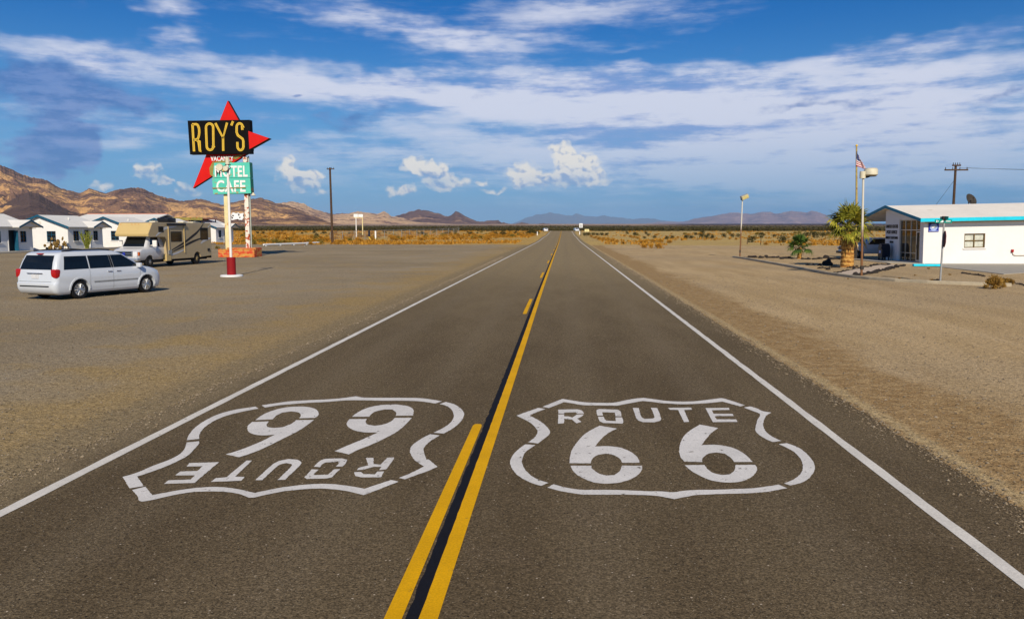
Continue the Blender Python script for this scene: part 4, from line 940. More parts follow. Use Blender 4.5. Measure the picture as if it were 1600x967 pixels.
# ------------------------------------------------------------------ motel cabins
def slab(quad, th, name, mat, parent, **kw):
    """thin roof plane from four corners, thickened downwards"""
    q = [Vector(p) for p in quad]; n = (q[1] - q[0]).cross(q[3] - q[0]).normalized()
    if n.z < 0: n = -n
    lo = [p - n * th for p in q]
    g = MB().add(q + lo, [(0, 1, 2, 3), (7, 6, 5, 4), (0, 4, 5, 1), (1, 5, 6, 2), (2, 6, 7, 3), (3, 7, 4, 0)])
    return g.build(name, mat, parent)
CW, CLn, WH, RH = 6.2, 6.4, 2.50, 3.78
CAB_LABS = ['white motel cabin cut by the left edge of the photo, dark open door', 'white motel cabin behind the minivan roof, two plants before its wall', 'white motel cabin right behind the motorhome cab, mostly hidden',
            'white motel cabin hidden behind the motorhome body, only roof showing', 'white motel cabin farthest up the row, seen between motorhome and tall sign']
def cabin(i):
    y0 = 69.6 + 12.1 * i
    r = thing('motel_cabin', CAB_LABS[i], 'cabin', (-53.6, y0, .0), 0, 'white motel cabins in a row')
    gp = [(-CW, .0), (0, .0), (0, WH), (-CW / 2, RH - .12), (-CW, WH)]
    w = MB().prism(gp, lambda u, v, q: (u, q, v), 0, CLn).build('wall', M['white_wall'], r)
    holes = MB()
    wins = [('s', -1.38, -2.40, .85, 2.02), ('e', .95, 1.95, .95, 2.05), ('e', 4.62, 5.50, .95, 2.05)]
    for k, a, b, z0, z1 in wins:
        if k == 's': holes.box(b, a, -.2, .14, z0, z1)
        else: holes.box(-.14, .2, a, b, z0, z1)
    holes.box(-.20, .2, 2.92, 3.92, .12, 2.15); cut(w, holes)
    for k, a, b, z0, z1 in wins:
        P = (lambda u, d, z: (u, d, z)) if k == 's' else (lambda u, d, z: (-d, u, z))
        lo, hi = min(a, b), max(a, b)
        def bx(g, u0, u1, d0, d1, za, zb):
            p, q = P(u0, d0, za), P(u1, d1, zb); g.box(min(p[0], q[0]), max(p[0], q[0]), min(p[1], q[1]), max(p[1], q[1]), za, zb)
        g = MB()
        for u in (lo, hi - .05, (lo + hi) / 2 - .025): bx(g, u, u + .05, .05, .11, z0, z1)
        for z in (z0, z0 + (z1 - z0) / 3, z0 + (z1 - z0) * 2 / 3, z1 - .05): bx(g, lo + .05, hi - .05, .06, .10, z, z + .045)
        wn_ = g.build('window', M['teal_trim'], r)
        g = MB(); bx(g, lo + .005, hi - .005, .115, .135, z0 + .005, z1 - .005); g.build('glass', M['dark_glass'], wn_)
        g = MB(); bx(g, lo - .06, hi + .06, -.09, .04, z0 - .08, z0 - .005); g.build('sill', M['white_wall'], wn_)
    d = MB().box(-.19, -.14, 2.94, 3.90, .13, 2.14).build('door', M['black_gloss'], r)
    if i == 0: MB().box(-.13, .30, 3.87, 3.90, .14, 2.1).build('door', M['teal_trim'], r)
    MB().box(.0, .035, 2.84, 2.92, .12, 2.22).box(.0, .035, 3.92, 4.0, .12, 2.22).box(.0, .035, 2.92, 3.92, 2.15, 2.22).build('door_frame', M['white_wall'], r)
    ov, ge = .32, .30; k = (RH - WH) / (CW / 2)
    slab([(-CW / 2, -ge, RH), (-CW / 2, CLn + ge, RH), (ov, CLn + ge, WH - ov * k + .12), (ov, -ge, WH - ov * k + .12)], .11, 'roof', M['roof_white'], r)
    slab([(-CW / 2, -ge, RH), (-CW / 2, CLn + ge, RH), (-CW - ov, CLn + ge, WH - ov * k + .12), (-CW - ov, -ge, WH - ov * k + .12)], .11, 'roof', M['roof_white'], r)
    for sg in (1, -1):
        xo = -CW / 2 + sg * (CW / 2 + ov); zo = WH - ov * k + .12
        g = MB(); g.prism([(-CW / 2, RH + .02), (xo, zo + .02), (xo, zo - .20), (-CW / 2, RH - .20)], lambda u, v, q: (u, q, v), -ge - .035, -ge - .002)
        g.build('barge_board', M['teal_trim'], r)
    # small front gable over door and window
    ya, yb, yc, xe = 3.15, 6.65, 4.9, 1.0; zp, ze = 3.15, 2.48
    slab([(xe, yc, zp), (-1.5, yc, zp), (-.2, ya, ze), (xe, ya, ze)], .09, 'porch_roof', M['roof_white'], r)
    slab([(xe, yc, zp), (-1.5, yc, zp), (-.2, yb, ze), (xe, yb, ze)], .09, 'porch_roof', M['roof_white'], r)
    for yy in (ya, yb):
        g = MB(); g.prism([(yc, zp + .02), (yy, ze + .02), (yy, ze - .16), (yc, zp - .16)], lambda u, v, q: (q, u, v), xe + .002, xe + .035); g.build('barge_board', M['teal_trim'], r)
    MB().prism([(ya + .25, ze + .02), (yb - .25, ze + .02), (yc, zp - .14)], lambda u, v, q: (q, u, v), xe - .3, xe - .25).build('porch_gable', M['white_wall'], r)
    MB().box(.0, .28, 6.0, 6.14, 2.28, 2.36).box(.28, .60, 6.02, 6.10, 2.30, 2.34).build('eave_bracket', M['pole_dark'], r)
    MB().lathe([(.17, -.02), (.17, .0), (.12, .005)], 16, 'y', (-CW / 2, -.0, 2.95)).build('gable_vent', M['cream_wall'], r)
    MB().cyl((-1.8, 3.0, 3.2), (-1.8, 3.0, 3.55), .06).build('vent_pipe', M['roof_white'], r)
for i in range(5): cabin(i)
tag(MB().box(-53.58, -51.6, 60, 126, -.1, .11).build('sidewalk', M['concrete']), kind='structure')

lb = thing('long_motel_wing', 'long white building with red roof edge behind the cabins', 'building', (-67, 112, 0))
w = MB().box(-6, 6, 0, 9, 0, 3.5); wl = w.build('wall', M['white_wall'], lb)
hh = MB()
for k in range(4): hh.box(-5 + 2.9 * k, -3.9 + 2.9 * k, -.2, .12, 1.0, 2.1)
cut(wl, hh)
for k in range(4):
    f = MB().box(-5 + 2.9 * k, -3.9 + 2.9 * k, .06, .10, 1.0, 1.05).box(-4.47 + 2.9 * k, -4.42 + 2.9 * k, .06, .10, 1.05, 2.1).build('window', M['teal_trim'], lb)
    MB().box(-5 + 2.9 * k, -3.9 + 2.9 * k, .104, .118, 1.0, 2.1).build('glass', M['dark_glass'], f)
slab([(-6.4, -.6, 3.45), (6.4, -.6, 3.45), (6.4, 5, 4.55), (-6.4, 5, 4.55)], .12, 'roof', M['roof_white'], lb)
slab([(-6.4, 9.6, 3.45), (6.4, 9.6, 3.45), (6.4, 5, 4.55), (-6.4, 5, 4.55)], .12, 'roof', M['roof_white'], lb)
MB().box(-6.4, 6.4, 4.93, 5.07, 4.5, 4.64).build('ridge_cap', M['red_fascia'], lb)
cp = thing('carport_canopy', 'reddish brown flat canopy beside the long white building, above the motorhome roof', 'canopy', (-57.2, 117, 0))
MB().box(-2.6, 2.0, 0, 5, 3.75, 3.87).build('roof', M['red_fascia'], cp); MB().box(-2.65, 2.05, -.06, -.005, 3.60, 4.02).build('fascia', M['rust_plate'], cp)
for x in (-2.5, 1.8):
    for yy in (.1, 4.8): MB().box(x, x + .12, yy, yy + .12, 0, 3.74).build('post', M['pole_dark'], cp)

# ------------------------------------------------------------------ tall roadside sign
SY = 62.4
def SP(zx, zy): p = PY(270 + zx / 5.372, 140 + zy / 5.372, SY); return (p.x, p.z)
sb = PY(366, 388, SY)
sg_ = thing('motel_sign', 'tall motel sign with red boomerang arrow, black name board and teal panel on two posts', 'sign', (sb.x, SY, 0))
O = Vector((sb.x, SY, 0))
front_ = lambda u, v, w: (u - O.x, w, v)
def SPs(l): return [SP(*p) for p in l]
# arrow: red faces, dark sheet sides
ar = MB().prism(SPs([(455, 92), (592, 335), (660, 360), (660, 512), (163, 828)]), front_, .12, .52, 0, 1); ar.build('arrow', [M['arrow_red'], M['arrow_side']], sg_)
ar = MB().prism(SPs([(646, 353), (820, 413), (655, 505)]), front_, -.30, .30, 0, 1); ar.build('arrow_tip', [M['arrow_red'], M['arrow_side']], sg_)
bx_ = SPs([(137, 266), (655, 259), (668, 541), (157, 548)])
nb = MB().prism(bx_, front_, -.26, .30).build('name_board', M['sign_black'], sg_)
# rim of the board, pale where it catches the sky
# name in tall narrow double-line letters
def ribbon(pts, w, d, mb):
    pts = [Vector(p) for p in pts]; n = len(pts); L = []; Rr = []
    for i in range(n):
        a = pts[max(0, i - 1)]; b = pts[min(n - 1, i + 1)]; t = (b - a).normalized(); nn = Vector((-t.y, t.x))
        k = 1.0
        if 0 < i < n - 1:
            t1 = (pts[i] - a).normalized(); k = 1 / max(.55, t.dot(t1))
        L.append(pts[i] + nn * w / 2 * k); Rr.append(pts[i] - nn * w / 2 * k)
    z0, z1 = d; vs = []
    for a, b in zip(L, Rr): vs += [front_(a.x, a.y, z0), front_(b.x, b.y, z0), front_(a.x, a.y, z1), front_(b.x, b.y, z1)]
    fs = []
    for i in range(n - 1):
        o = 4 * i; fs += [(o, o + 1, o + 5, o + 4), (o, o + 4, o + 6, o + 2), (o + 1, o + 3, o + 7, o + 5)]
    fs += [(0, 2, 3, 1), (4 * n - 4, 4 * n - 3, 4 * n - 1, 4 * n - 2)]
    mb.add(vs, fs)
def arc(cx, cy, rx, ry, a0, a1, n=9): return [(cx + rx * math.cos(R(a0 + (a1 - a0) * i / n)), cy - ry * math.sin(R(a0 + (a1 - a0) * i / n))) for i in range(n + 1)]
strokes = [
 [[(194, 524), (181, 298)], [(178, 298), (215, 297)] + arc(212, 362, 26, 65, 90, -80)[1:] + [(190, 428)], [(214, 430), (236, 440), (243, 520), (256, 522)]],
 [arc(324, 324, 30, 32, 180, 0)[0:] + [(356, 480)] + arc(328, 480, 28, 32, 0, -180) + [(294, 324)]],
 [[(372, 288), (436, 410), (470, 284)], [(436, 400), (438, 520)]],
 [[(520, 272), (505, 308)]],
 [[(598, 345), (596, 322)] + arc(575, 322, 25, 32, 0, 180) + [(550, 365), (560, 390), (600, 420), (606, 440), (606, 478)] + arc(582, 480, 25, 34, 0, -180) + [(556, 445)]]]
gy = MB(); gd = MB()
for letter in strokes:
    for st in letter:
        q = SPs(st); wd = 18 / 5.372 / FPX * 62.4
        ribbon(q, wd, (-.34, -.255), gy)
        ribbon(q, wd * .26, (-.352, -.335), gd)
lt = gy.build('lettering', M['neon_yellow'], nb); gd.build('lettering_groove', M['rust_plate'], nb)
# VACANCY
a, b = SP(318, 600), SP(505, 557)
tx = text_mb('VACANCY', (b[1] - a[1]) * 1.38, lambda u, v, w: ((a[0] + b[0]) / 2 - O.x + u, .045 - w, a[1] + .0 + v), .012, 1.0, .72); tx.build('lettering', M['letter_white'], sg_, fix=False)
# rusty remains of sheet behind
MB().prism(SPs([(303, 660), (330, 610), (470, 585), (500, 615), (470, 640), (360, 650), (345, 740), (310, 715)]), front_, .075, .10).build('torn_sheet', M['rust_plate'], sg_)
MB().prism(SPs([(500, 575), (520, 553), (592, 545), (520, 590)]), front_, .085, .11).build('torn_sheet', M['rust_plate'], sg_)
# teal panels
mo_ = MB().prism(SPs([(352, 618), (648, 612), (655, 742), (340, 742)]), front_, -.12, .48, 0, 1).build('upper_panel', [M['teal_sign'], M['teal_side']], sg_)
ca_ = MB().prism(SPs([(336, 745), (655, 745), (662, 872), (346, 880)]), front_, -.14, .50, 0, 1).build('lower_panel', [M['teal_sign'], M['teal_side']], sg_)
def panel_text(txt, zx0, zx1, zt, zb, parent, y, bold, xs):
    a = SP(zx0, zb); b = SP(zx1, zt)
    m = text_mb(txt, (b[1] - a[1]) * 1.40, lambda u, v, w: (u, y - w, v + a[1]), bold, 1.06)
    us = [v[0] for v in m.v]; k = (b[0] - a[0]) / (max(us) - min(us)); u0 = min(us)
    m.v = [(a[0] - O.x + (v[0] - u0) * k, v[1], v[2]) for v in m.v]; m.build('lettering', M['letter_white'], parent, fix=False)
panel_text('MOTEL', 360, 632, 640, 732, mo_, -.135, .028, .8)
panel_text('CAFE', 375, 615, 762, 858, ca_, -.155, .028, .8)
MB().prism(SPs([(338, 826), (620, 822), (620, 830), (338, 834)]), front_, -.19, -.17).build('neon_bracket', M['rust_plate'], ca_)
# posts and conduits
def post(px0, px1, pyt, pyb, y0, y1, name, mat):
    t0, t1 = PY(px0, pyt, SY + y0), PY(px1, pyt, SY + y0); cx = (t0.x + t1.x) / 2 - O.x; w = (t1.x - t0.x) / 2
    return MB().box(cx - w, cx + w, y0, y1, 0, t0.z, c=.02).build(name, mat, sg_)
post(347.2, 353.4, 250, 0, .10, .42, 'post', M['post_cream']); post(379.2, 385.6, 245, 0, .10, .42, 'post', M['post_rust'])
post(354.8, 356.4, 300, 0, .2, .28, 'conduit', M['pipe_grey']); post(387.2, 388.8, 244, 0, .2, .28, 'conduit', M['pipe_grey'])
lp = PY(395, 303, SY)
g = MB().tube([(PY(387, 304, SY).x - O.x, .2, lp.z - .02), (lp.x - O.x, .1, lp.z + .05)], .025, 8)
la = g.build('lamp_arm', M['pole_dark'], sg_)
MB().lathe([(.05, .22), (.10, .12), (.20, .0), (.17, -.03)], 18, 'z', (lp.x - O.x, .1, lp.z - .12)).build('lamp_shade', M['lamp_cream'], la, smooth=40)

# torn white board hung between the posts
q = PY(371, 338, SY + .05)
tb = thing('torn_board', 'ragged white board hanging between the two posts of the tall sign', 'board', (q.x, SY + .05, q.z))
pl = []
rnd = random.Random(4)
for k in range(26):
    t = k / 26 * 4; u, v = [(t % 1, 0), (1, t % 1), (1 - t % 1, 1), (0, 1 - t % 1)][int(t)]
    pl.append(((u - .5) * .98 + rnd.uniform(-.06, .06), (v - .5) * .52 + rnd.uniform(-.06, .06)))
MB().prism(pl, lambda u, v, w: (u, w, v), 0, .03).build('board', M['sign_white'], tb)
for x, z in ((-.36, .05), (.12, .12), (.2, -.1), (-.42, -.14)): MB().prism([(x + .09 * math.cos(a) * rnd.uniform(.5, 1.1), z + .08 * math.sin(a) * rnd.uniform(.5, 1.1)) for a in [i * .7 for i in range(9)]], lambda u, v, w: (u, w, v), -.012, -.004).build('rust_hole', M['pole_dark'], tb)
MB().tube([(-1.0, .2, .1), (1.0, .2, .12)], .02, 6).build('hanging_rail', M['pipe_grey'], tb)

# planter round the posts
p0, p1 = G(341, 402), G(410, 401)
plt = thing('planter', 'low yellow and red stone planter around the posts of the tall sign', 'planter', ((p0.x + p1.x) / 2, p0.y, 0))
hw = (p1.x - p0.x) / 2
MB().box(-hw, hw, 0, .28, 0, .60, c=.03).box(-hw, -hw + .28, .285, .60, 0, .59, c=.03).box(hw - .28, hw, .285, .60, 0, .59, c=.03).box(-hw + .285, hw - .285, 2.32, 1.0, 0, .73, c=.03).build('wall', M['planter'], plt)
MB().box(-hw + .285, hw - .285, .285, .445, 0, .5).build('soil', M['rust_plate'], plt)
for k in range(7):
    x = -hw + .2 + k * (2 * hw - .4) / 6; MB().box(x - .2, x + .17, -.012, .26, .602, .65, c=.02).build('cap_stone', M['planter'], plt)

# white lamp post on a red concrete foot
lb_ = G(362, 432)
lpost = thing('lamp_post', 'white lamp post on a dark red concrete pillar with a round white foot', 'lamp post', (lb_.x, lb_.y, 0))
Ly = lb_.y
def LP(px, py): p = PY(px, py, Ly); return (p.x - lb_.x, 0, p.z)
MB().lathe([(.52, 0), (.52, .06), (.46, .085)], 32).build('foot', M['sign_white'], lpost, smooth=30)
MB().lathe([(.205, .08), (.205, .90), (.19, .915)], 28).build('pillar', M['red_concrete'], lpost, smooth=30)
top = LP(360, 247)
MB().cyl((0, 0, .90), (0, 0, top[2]), .062, .055, 14).build('pole', M['pole_white'], lpost, smooth=30)
MB().cyl((0, 0, top[2] - .30), (0, 0, top[2] + .05), .095, .095, 14).build('pole_cap', M['lamp_cream'], lpost, smooth=30)
a1 = [LP(361, 258), LP(354, 257), LP(350, 262)]; a2 = [LP(361, 262), LP(357, 268), LP(349, 269), LP(340, 265), LP(338, 263)]
MB().tube([(x, -.05, z) for x, y, z in a1], .022, 8).tube([(x, -.05, z) for x, y, z in a2], .022, 8).build('bracket', M['black_gloss'], lpost)
for (px, py), rr in (((345.5, 262), .17), ((355, 264), .13)):
    x, _, z = LP(px, py)
    MB().lathe([(.05, .16), (rr * .8, .10), (rr, -.06), (rr * .92, -.10)], 18, 'y', (x, -.12, z)).build('lamp_head', M['lamp_cream'], lpost, smooth=40)
x, _, z = LP(353, 266.5); MB().box(x - .10, x + .10, -.16, .02, z - .05, z + .05, c=.02).build('junction_box', M['neon_yellow'], lpost)

# ------------------------------------------------------------------ post office
po = thing('post_office', 'white post office with turquoise eaves and a glazed entrance front', 'building', (23.3, 52.4, 0)); po.rotation_euler = (0, R(-1.15), 0)
LN = 15.0
def rz(y): return 2.90 + (3.74 - 2.90) * (y / 5.1) if y <= 5.1 else 3.74 - (3.74 - 2.90) * ((y - 5.1) / 5.1)
wl = MB().prism([(0, -.6), (6.05, -.6), (6.05, rz(6.05)), (5.1, 3.74), (0, 2.90)], lambda u, v, w: (w, u, v), 0, LN).build('wall', M['po_wall'], po)
hh = MB().box(-.2, 2.6, .52, 3.72, .05, 2.88).box(2.55, 3.85, -.2, .13, .98, 1.90)
cut(wl, hh)
# entrance glazing: dark room behind, alloy frame, clear dark panes
ys = [.52, 1.22, 2.06, 2.90, 3.72]
g = MB()
for yy in ys: g.box(.08, .16, yy - .035 if yy < 3.7 else yy - .05, yy + .035 if yy > .6 else yy + .05, .055, 2.875)
for a, b in zip(ys, ys[1:]):
    for z in (.06, 2.16, 2.82): g.box(.085, .155, a + .05, b - .04, z, z + .055)
    if a > 1: g.box(.085, .155, a + .04, b - .04, .62, .67)
gf = g.build('entrance_frame', M['alu'], po)
for a, b in zip(ys, ys[1:]):
    for z0, z1 in ((2.2, 2.83), (.1, 2.17)): MB().box(.115, .125, a + .03, b - .03, z0, z1).build('pane', M['door_glass'], gf)
dr = MB().box(.055, .078, .60, 1.16, .10, .22).box(.055, .078, .60, .68, .22, 2.1).box(.055, .078, 1.08, 1.16, .22, 2.1).box(.055, .078, .68, 1.08, 2.02, 2.1).build('door', M['alu'], po)
MB().box(.02, .05, 1.09, 1.13, .95, 1.2).build('handle', M['chrome'], dr)
MB().box(2.2, 2.5, 1.0, 3.4, .06, 1.05).build('counter', M['soffit'], po)
# side window with curtain
g = MB()
for x in (2.55, 3.17, 3.79): g.box(x, x + .06, .05, .10, .98, 1.90)
for z in (.98, 1.42, 1.84): g.box(2.611 if z else 0, 3.169, .052, .098, z, z + .055).box(3.231, 3.789, .052, .098, z, z + .055)
wf = g.build('window', simple('bronze window frame', (.16, .10, .03), .5, .2, 4), po)
g = MB(); vs = []
for i in range(61):
    x = 2.56 + 1.28 * i / 60; yv = .122 + .004 * math.sin(i * 1.7); vs += [(x, yv, .99), (x, yv, 1.89)]
g.add(vs, [(2 * i, 2 * i + 2, 2 * i + 3, 2 * i + 1) for i in range(60)])
g.build('curtain', simple('striped curtain', (.62, .62, .52), .9, .25, 6), wf, fix=False)
MB().box(2.48, 3.92, -.07, .045, .90, .972).build('sill', M['white_wall'], wf)
# roof
X0, X1 = -.42, LN + .4
slab([(X0, -.52, rz(-.52) + .10), (X1, -.52, rz(-.52) + .10), (X1, 5.1, 3.90), (X0, 5.1, 3.90)], .13, 'roof', M['roof_tan'], po)
slab([(X0, 10.6, rz(10.6) + .10), (X1, 10.6, rz(10.6) + .10), (X1, 5.1, 3.90), (X0, 5.1, 3.90)], .13, 'roof', M['roof_tan'], po)
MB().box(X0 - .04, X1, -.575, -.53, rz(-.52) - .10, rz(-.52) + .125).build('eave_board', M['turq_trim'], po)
for a, b in ((-.53, 5.1), (5.1, 10.6)):
    za, zb = (rz(a) + .125, 3.93) if a < 0 else (3.93, rz(b) + .125)
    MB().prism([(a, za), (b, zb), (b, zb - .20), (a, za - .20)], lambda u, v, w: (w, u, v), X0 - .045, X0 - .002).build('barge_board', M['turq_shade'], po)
slab([(X0, -.5, rz(-.5) - .045), (X1, -.5, rz(-.5) - .045), (X1, -.01, rz(0) - .045), (X0, -.01, rz(0) - .045)], .02, 'soffit', M['soffit'], po)
MB().box(.06, LN, -.012, -.003, 2.62, 2.86).build('eave_shade_strip', M['soffit'], po)  # darker strip on the wall stands in for the shade under the eave
# carport back and posts
MB().box(6, LN, 10.2, 10.35, -.3, 2.85).build('carport_wall', M['white_wall'], po)
for yy in (10.3,): MB().box(.0, .12, yy, yy + .12, -.3, 2.85).build('carport_post', M['white_wall'], po)
# black letters on the wall beside the entrance
for txt, z, w, h in (('UNITED STATES', 2.33, 2.0, .22), ('POST OFFICE', 1.93, 1.75, .22), ('AMBOY CALIFORNIA', 1.56, 2.1, .165), ('92304', 1.27, .62, .14)):
    m = text_mb(txt, h * 1.42, lambda u, v, ww: (-.012 - ww, -u, v), .008, 1.0, 1.0, .02)
    us = [v[1] for v in m.v]; k = w / (max(us) - min(us)); m.v = [(v[0], 4.92 + v[1] * k, z + v[2]) for v in m.v]
    m.build('lettering', M['letter_black'], po, fix=False)
# blue sign
bs = MB().box(.28, .92, -.045, -.005, 2.06, 2.64, c=.01).build('wall_sign', M['sign_blue'], po)
MB().lathe([(.235, -.004), (.235, .0)], 28, 'y', (.60, -.046, 2.36)).build('sign_disc', M['sign_pale'], bs)
MB().prism([(.44, 2.34), (.55, 2.44), (.76, 2.47), (.66, 2.40), (.74, 2.38), (.60, 2.34), (.66, 2.30), (.52, 2.29)], lambda u, v, w: (u, w, v), -.060, -.052).build('sign_emblem', M['sign_white'], bs)
MB().box(.32, .88, -.052, -.046, 2.10, 2.135).build('sign_line', M['sign_pale'], bs)
MB().box(.28, .92, -.050, -.046, 2.56, 2.635).build('sign_band', M['navy'], bs)
# pipe and red tap
pp = MB().tube([(5.55, -.05, .72), (5.60, -.05, .50), (5.75, -.05, .44), (9.5, -.05, .44)], .022, 8).build('water_pipe', M['soffit'], po)
MB().box(5.47, 5.60, -.14, -.01, .66, .84, c=.03).build('red_valve', M['red_lens'], pp)

# dish on the roof
ds = PY(1514, 314, 58.9)
dsh = thing('satellite_dish', 'black satellite dish on the far slope of the post office roof', 'satellite dish', (ds.x, ds.y, ds.z - .35))
g = MB(); vs = []; n = 28
for j in range(7):
    r_ = .46 * j / 6
    for k in range(n): a = 2 * math.pi * k / n; vs.append((r_ * math.cos(a), r_ * math.sin(a), .22 * (r_ / .46) ** 2))
mm = Matrix.Translation((0, 0, .35)) @ Matrix.Rotation(R(25), 4, 'Z') @ Matrix.Rotation(R(62), 4, 'X')
g.add([mm @ Vector(v) for v in vs], [(j * n + k, j * n + (k + 1) % n, (j + 1) * n + (k + 1) % n, (j + 1) * n + k) for j in range(6) for k in range(n)])
o = g.build('dish', M['pole_dark'], dsh, smooth=60, fix=False); sol = o.modifiers.new('t', 'SOLIDIFY'); sol.thickness = .02
MB().tube([(0, 0, -.55), (0, .05, .35)], .035, 8).build('mast', M['pole_dark'], dsh)
a = mm @ Vector((0, 0, .42)); MB().tube([mm @ Vector((0, -.38, .18)), a], .014, 6).box(a.x - .05, a.x + .05, a.y - .05, a.y + .05, a.z - .05, a.z + .05).build('feed_arm', M['pole_dark'], dsh)

# collection box
mb_ = thing('mailbox', 'dark round-topped mail collection box on legs by the post office wall', 'mailbox', (22.75, 57.25, .02), R(-90))
pf = [(-.36, .26), (.36, .26), (.36, .85)] + [(.36 * math.cos(R(a)), .85 + .36 * math.sin(R(a))) for a in range(15, 180, 15)] + [(-.36, .85)]
MB().prism(pf, lambda u, v, w: (u, w, v), -.28, .28).build('body', M['navy'], mb_)
for x in (-.32, .26):
    for yy in (-.25, .19): MB().box(x, x + .06, yy, yy + .06, 0, .255).build('leg', M['navy'], mb_)
MB().box(-.26, .26, -.315, -.285, .82, .98, c=.01).build('hatch', M['black_gloss'], mb_)
MB().box(-.15, .15, -.30, -.284, .52, .72).build('notice', M['sign_pale'], mb_)

# ground slabs in front of it
def zo(l): return [(1260 + x / 7.165, 310 + y / 7.165) for x, y in l]
def flat_sheet(name, pts, mat, z, th=.06):
    g = MB().prism([(p.x, p.y) for p in pts], lambda u, v, w: (u, v, w), z - th, z)
    return tag(g.build(name, mat), kind='structure')
flat_sheet('walkway', [G(*p) for p in zo([(335, 845), (480, 882), (640, 838), (790, 812), (1000, 765), (1090, 752), (905, 738), (760, 760), (600, 785)])], M['walk'], .035)
flat_sheet('pavement_front', [Vector((21.4, 53.2, 0)), Vector((23.28, 52.2, 0)), Vector((23.28, 63, 0)), Vector((21.4, 63, 0))], M['concrete'], .05)
flat_sheet('driveway', [G(1462, 417), G(1441, 413.5), Vector((23.5, 52.38, 0)), Vector((38.5, 52.38, 0)), G(1640, 420), G(1600, 427), G(1568, 429), G(1530, 424.5)], M['concrete'], .03)
q0, q1 = G(1429, 417), G(1461, 416.3)
MB_ = MB().box(-.78, .78, -.12, .12, 0, .14, c=.035)
o = MB_.build('parking_stop', M['turq_stop'], origin=(0, 0, 0)); o.location = ((q0.x + q1.x) / 2, q0.y + .15, .03); tag(o, 'turquoise painted parking stop at the corner of the post office', 'parking stop')
# kerb round the yard
kp = [G(*p) for p in [(1146, 402.5), (1160, 404.3), (1190, 409.5), (1220, 414.8), (1245, 419.5), (1268, 424), (1290, 428.3), (1312, 431.5), (1335, 434.5), (1360, 437), (1400, 440.2), (1450, 443), (1500, 445), (1540, 446.5), (1580, 447.5)]]
den = []
for a, b in zip(kp, kp[1:]):
    for i in range(8): den.append(a.lerp(b, i / 8))
den.append(kp[-1])
g = MB(); vs = []
for i, p in enumerate(den):
    t = (den[min(i + 1, len(den) - 1)] - den[max(i - 1, 0)]); t.z = 0; t.normalize(); nn = Vector((-t.y, t.x, 0)) * .085
    h = .13 + .012 * noise.noise(p * 1.3); e = nn * (1 + .12 * noise.noise(p * 2))
    vs += [p + e + Vector((0, 0, -.05)), p + e + Vector((0, 0, h - .02)), p + e * .8 + Vector((0, 0, h)), p - e * .8 + Vector((0, 0, h)), p - e + Vector((0, 0, h - .02)), p - e + Vector((0, 0, -.05))]
fs = []
for i in range(len(den) - 1):
    for k in range(5): fs.append((6 * i + k, 6 * i + k + 1, 6 * i + 7 + k, 6 * i + 6 + k))
fs += [(0, 1, 2, 3, 4, 5), tuple(6 * (len(den) - 1) + k for k in (5, 4, 3, 2, 1, 0))]
g.add(vs, fs); tag(g.build('yard_kerb', M['kerb']), kind='structure')

# street name sign with edge-on stop sign
b0 = G(1469, 441)
ss = thing('street_sign', 'leaning street sign pole with green name blade and an edge-on stop sign', 'street sign', (b0.x, b0.y, 0)); ss.rotation_euler = (0, R(.5), 0)
Z = lambda py: PY(1470, py, b0.y).z
MB().box(-.03, .03, -.03, .03, 0, Z(344), c=.006).build('pole', M['galv'], ss)
sb_ = MB().box(-.40, .30, -.045, -.03, Z(348.6), Z(343.3), c=.006).build('name_blade', M['sign_green'], ss)
g = MB(); zc = (Z(348.6) + Z(343.3)) / 2
for x0, x1, h0, h1 in ((-.34, -.30, -.045, .045), (-.27, -.24, -.02, .02), (.05, .24, -.012, .022)): g.box(x0, x1, -.049, -.0455, zc + h0, zc + h1)
g.prism([(-.19, -.045), (-.02, -.045), (-.02, .04), (-.09, .04)], lambda u, v, w: (u, w, zc + v), -.049, -.0455); g.build('lettering', M['sign_white'], sb_)
MB().box(-.012, .012, -.35, .35, Z(343), Z(338.4), c=.005).build('cross_blade', M['sign_green'], ss)
MB().box(-.07, .07, -.07, .07, Z(344.5), Z(338), c=.01).build('bracket', M['pole_dark'], ss)
oc = [(.37 * math.cos(R(22.5 + 45 * k)), .37 * math.sin(R(22.5 + 45 * k))) for k in range(8)]
so_ = MB().prism(oc, lambda u, v, w: (w, u, v), -.012, .012).build('stop_plate', M['stop_back'], ss); so_.location = (.055, 0, Z(373.5)); so_.rotation_euler = (0, 0, R(-15))

# lamp posts of the yard
b1 = G(1346, 434)
dl = thing('drum_lamp_post', 'thin lamp post with cream drum lamp, rusty lower pole, at the walkway', 'lamp post', (b1.x, b1.y, 0))
Z1 = lambda py: PY(1346, py, b1.y).z
MB().cyl((0, 0, 0), (PY(1349, 275, b1.y).x - b1.x, 0, Z1(275)), .052, .046, 12).build('pole', M['pole_half_rust'], dl, smooth=30)
MB().box(-.07, .07, -.08, .06, .38, .56, c=.02).build('switch_box', M['pole_dark'], dl)
cx1 = PY(1348, 272, b1.y).x - b1.x; g = MB().cyl((cx1, 0, Z1(279)), (cx1, 0, Z1(268)), .13, .13, 18); g.build('ballast_can', M['lamp_cream'], dl, smooth=30)
zc = Z1(269.5)
MB().lathe([(.24, -.16), (.30, -.11), (.30, .10), (.285, .125), (.27, .13), (.27, .17), (.20, .19)], 28, 'z', (cx1 + .36, 0, zc)).build('drum', M['lamp_cream'], dl, smooth=35)
MB().lathe([(.24, -.19), (.24, -.165)], 24, 'z', (cx1 + .36, 0, zc)).build('lens', M['black_gloss'], dl)
MB().tube([(cx1, 0, zc - .22), (cx1 + .2, 0, zc - .23), (cx1 + .36, 0, zc - .17)], .03, 8).build('arm', M['pole_dark'], dl)
b2 = G(1156, 403)
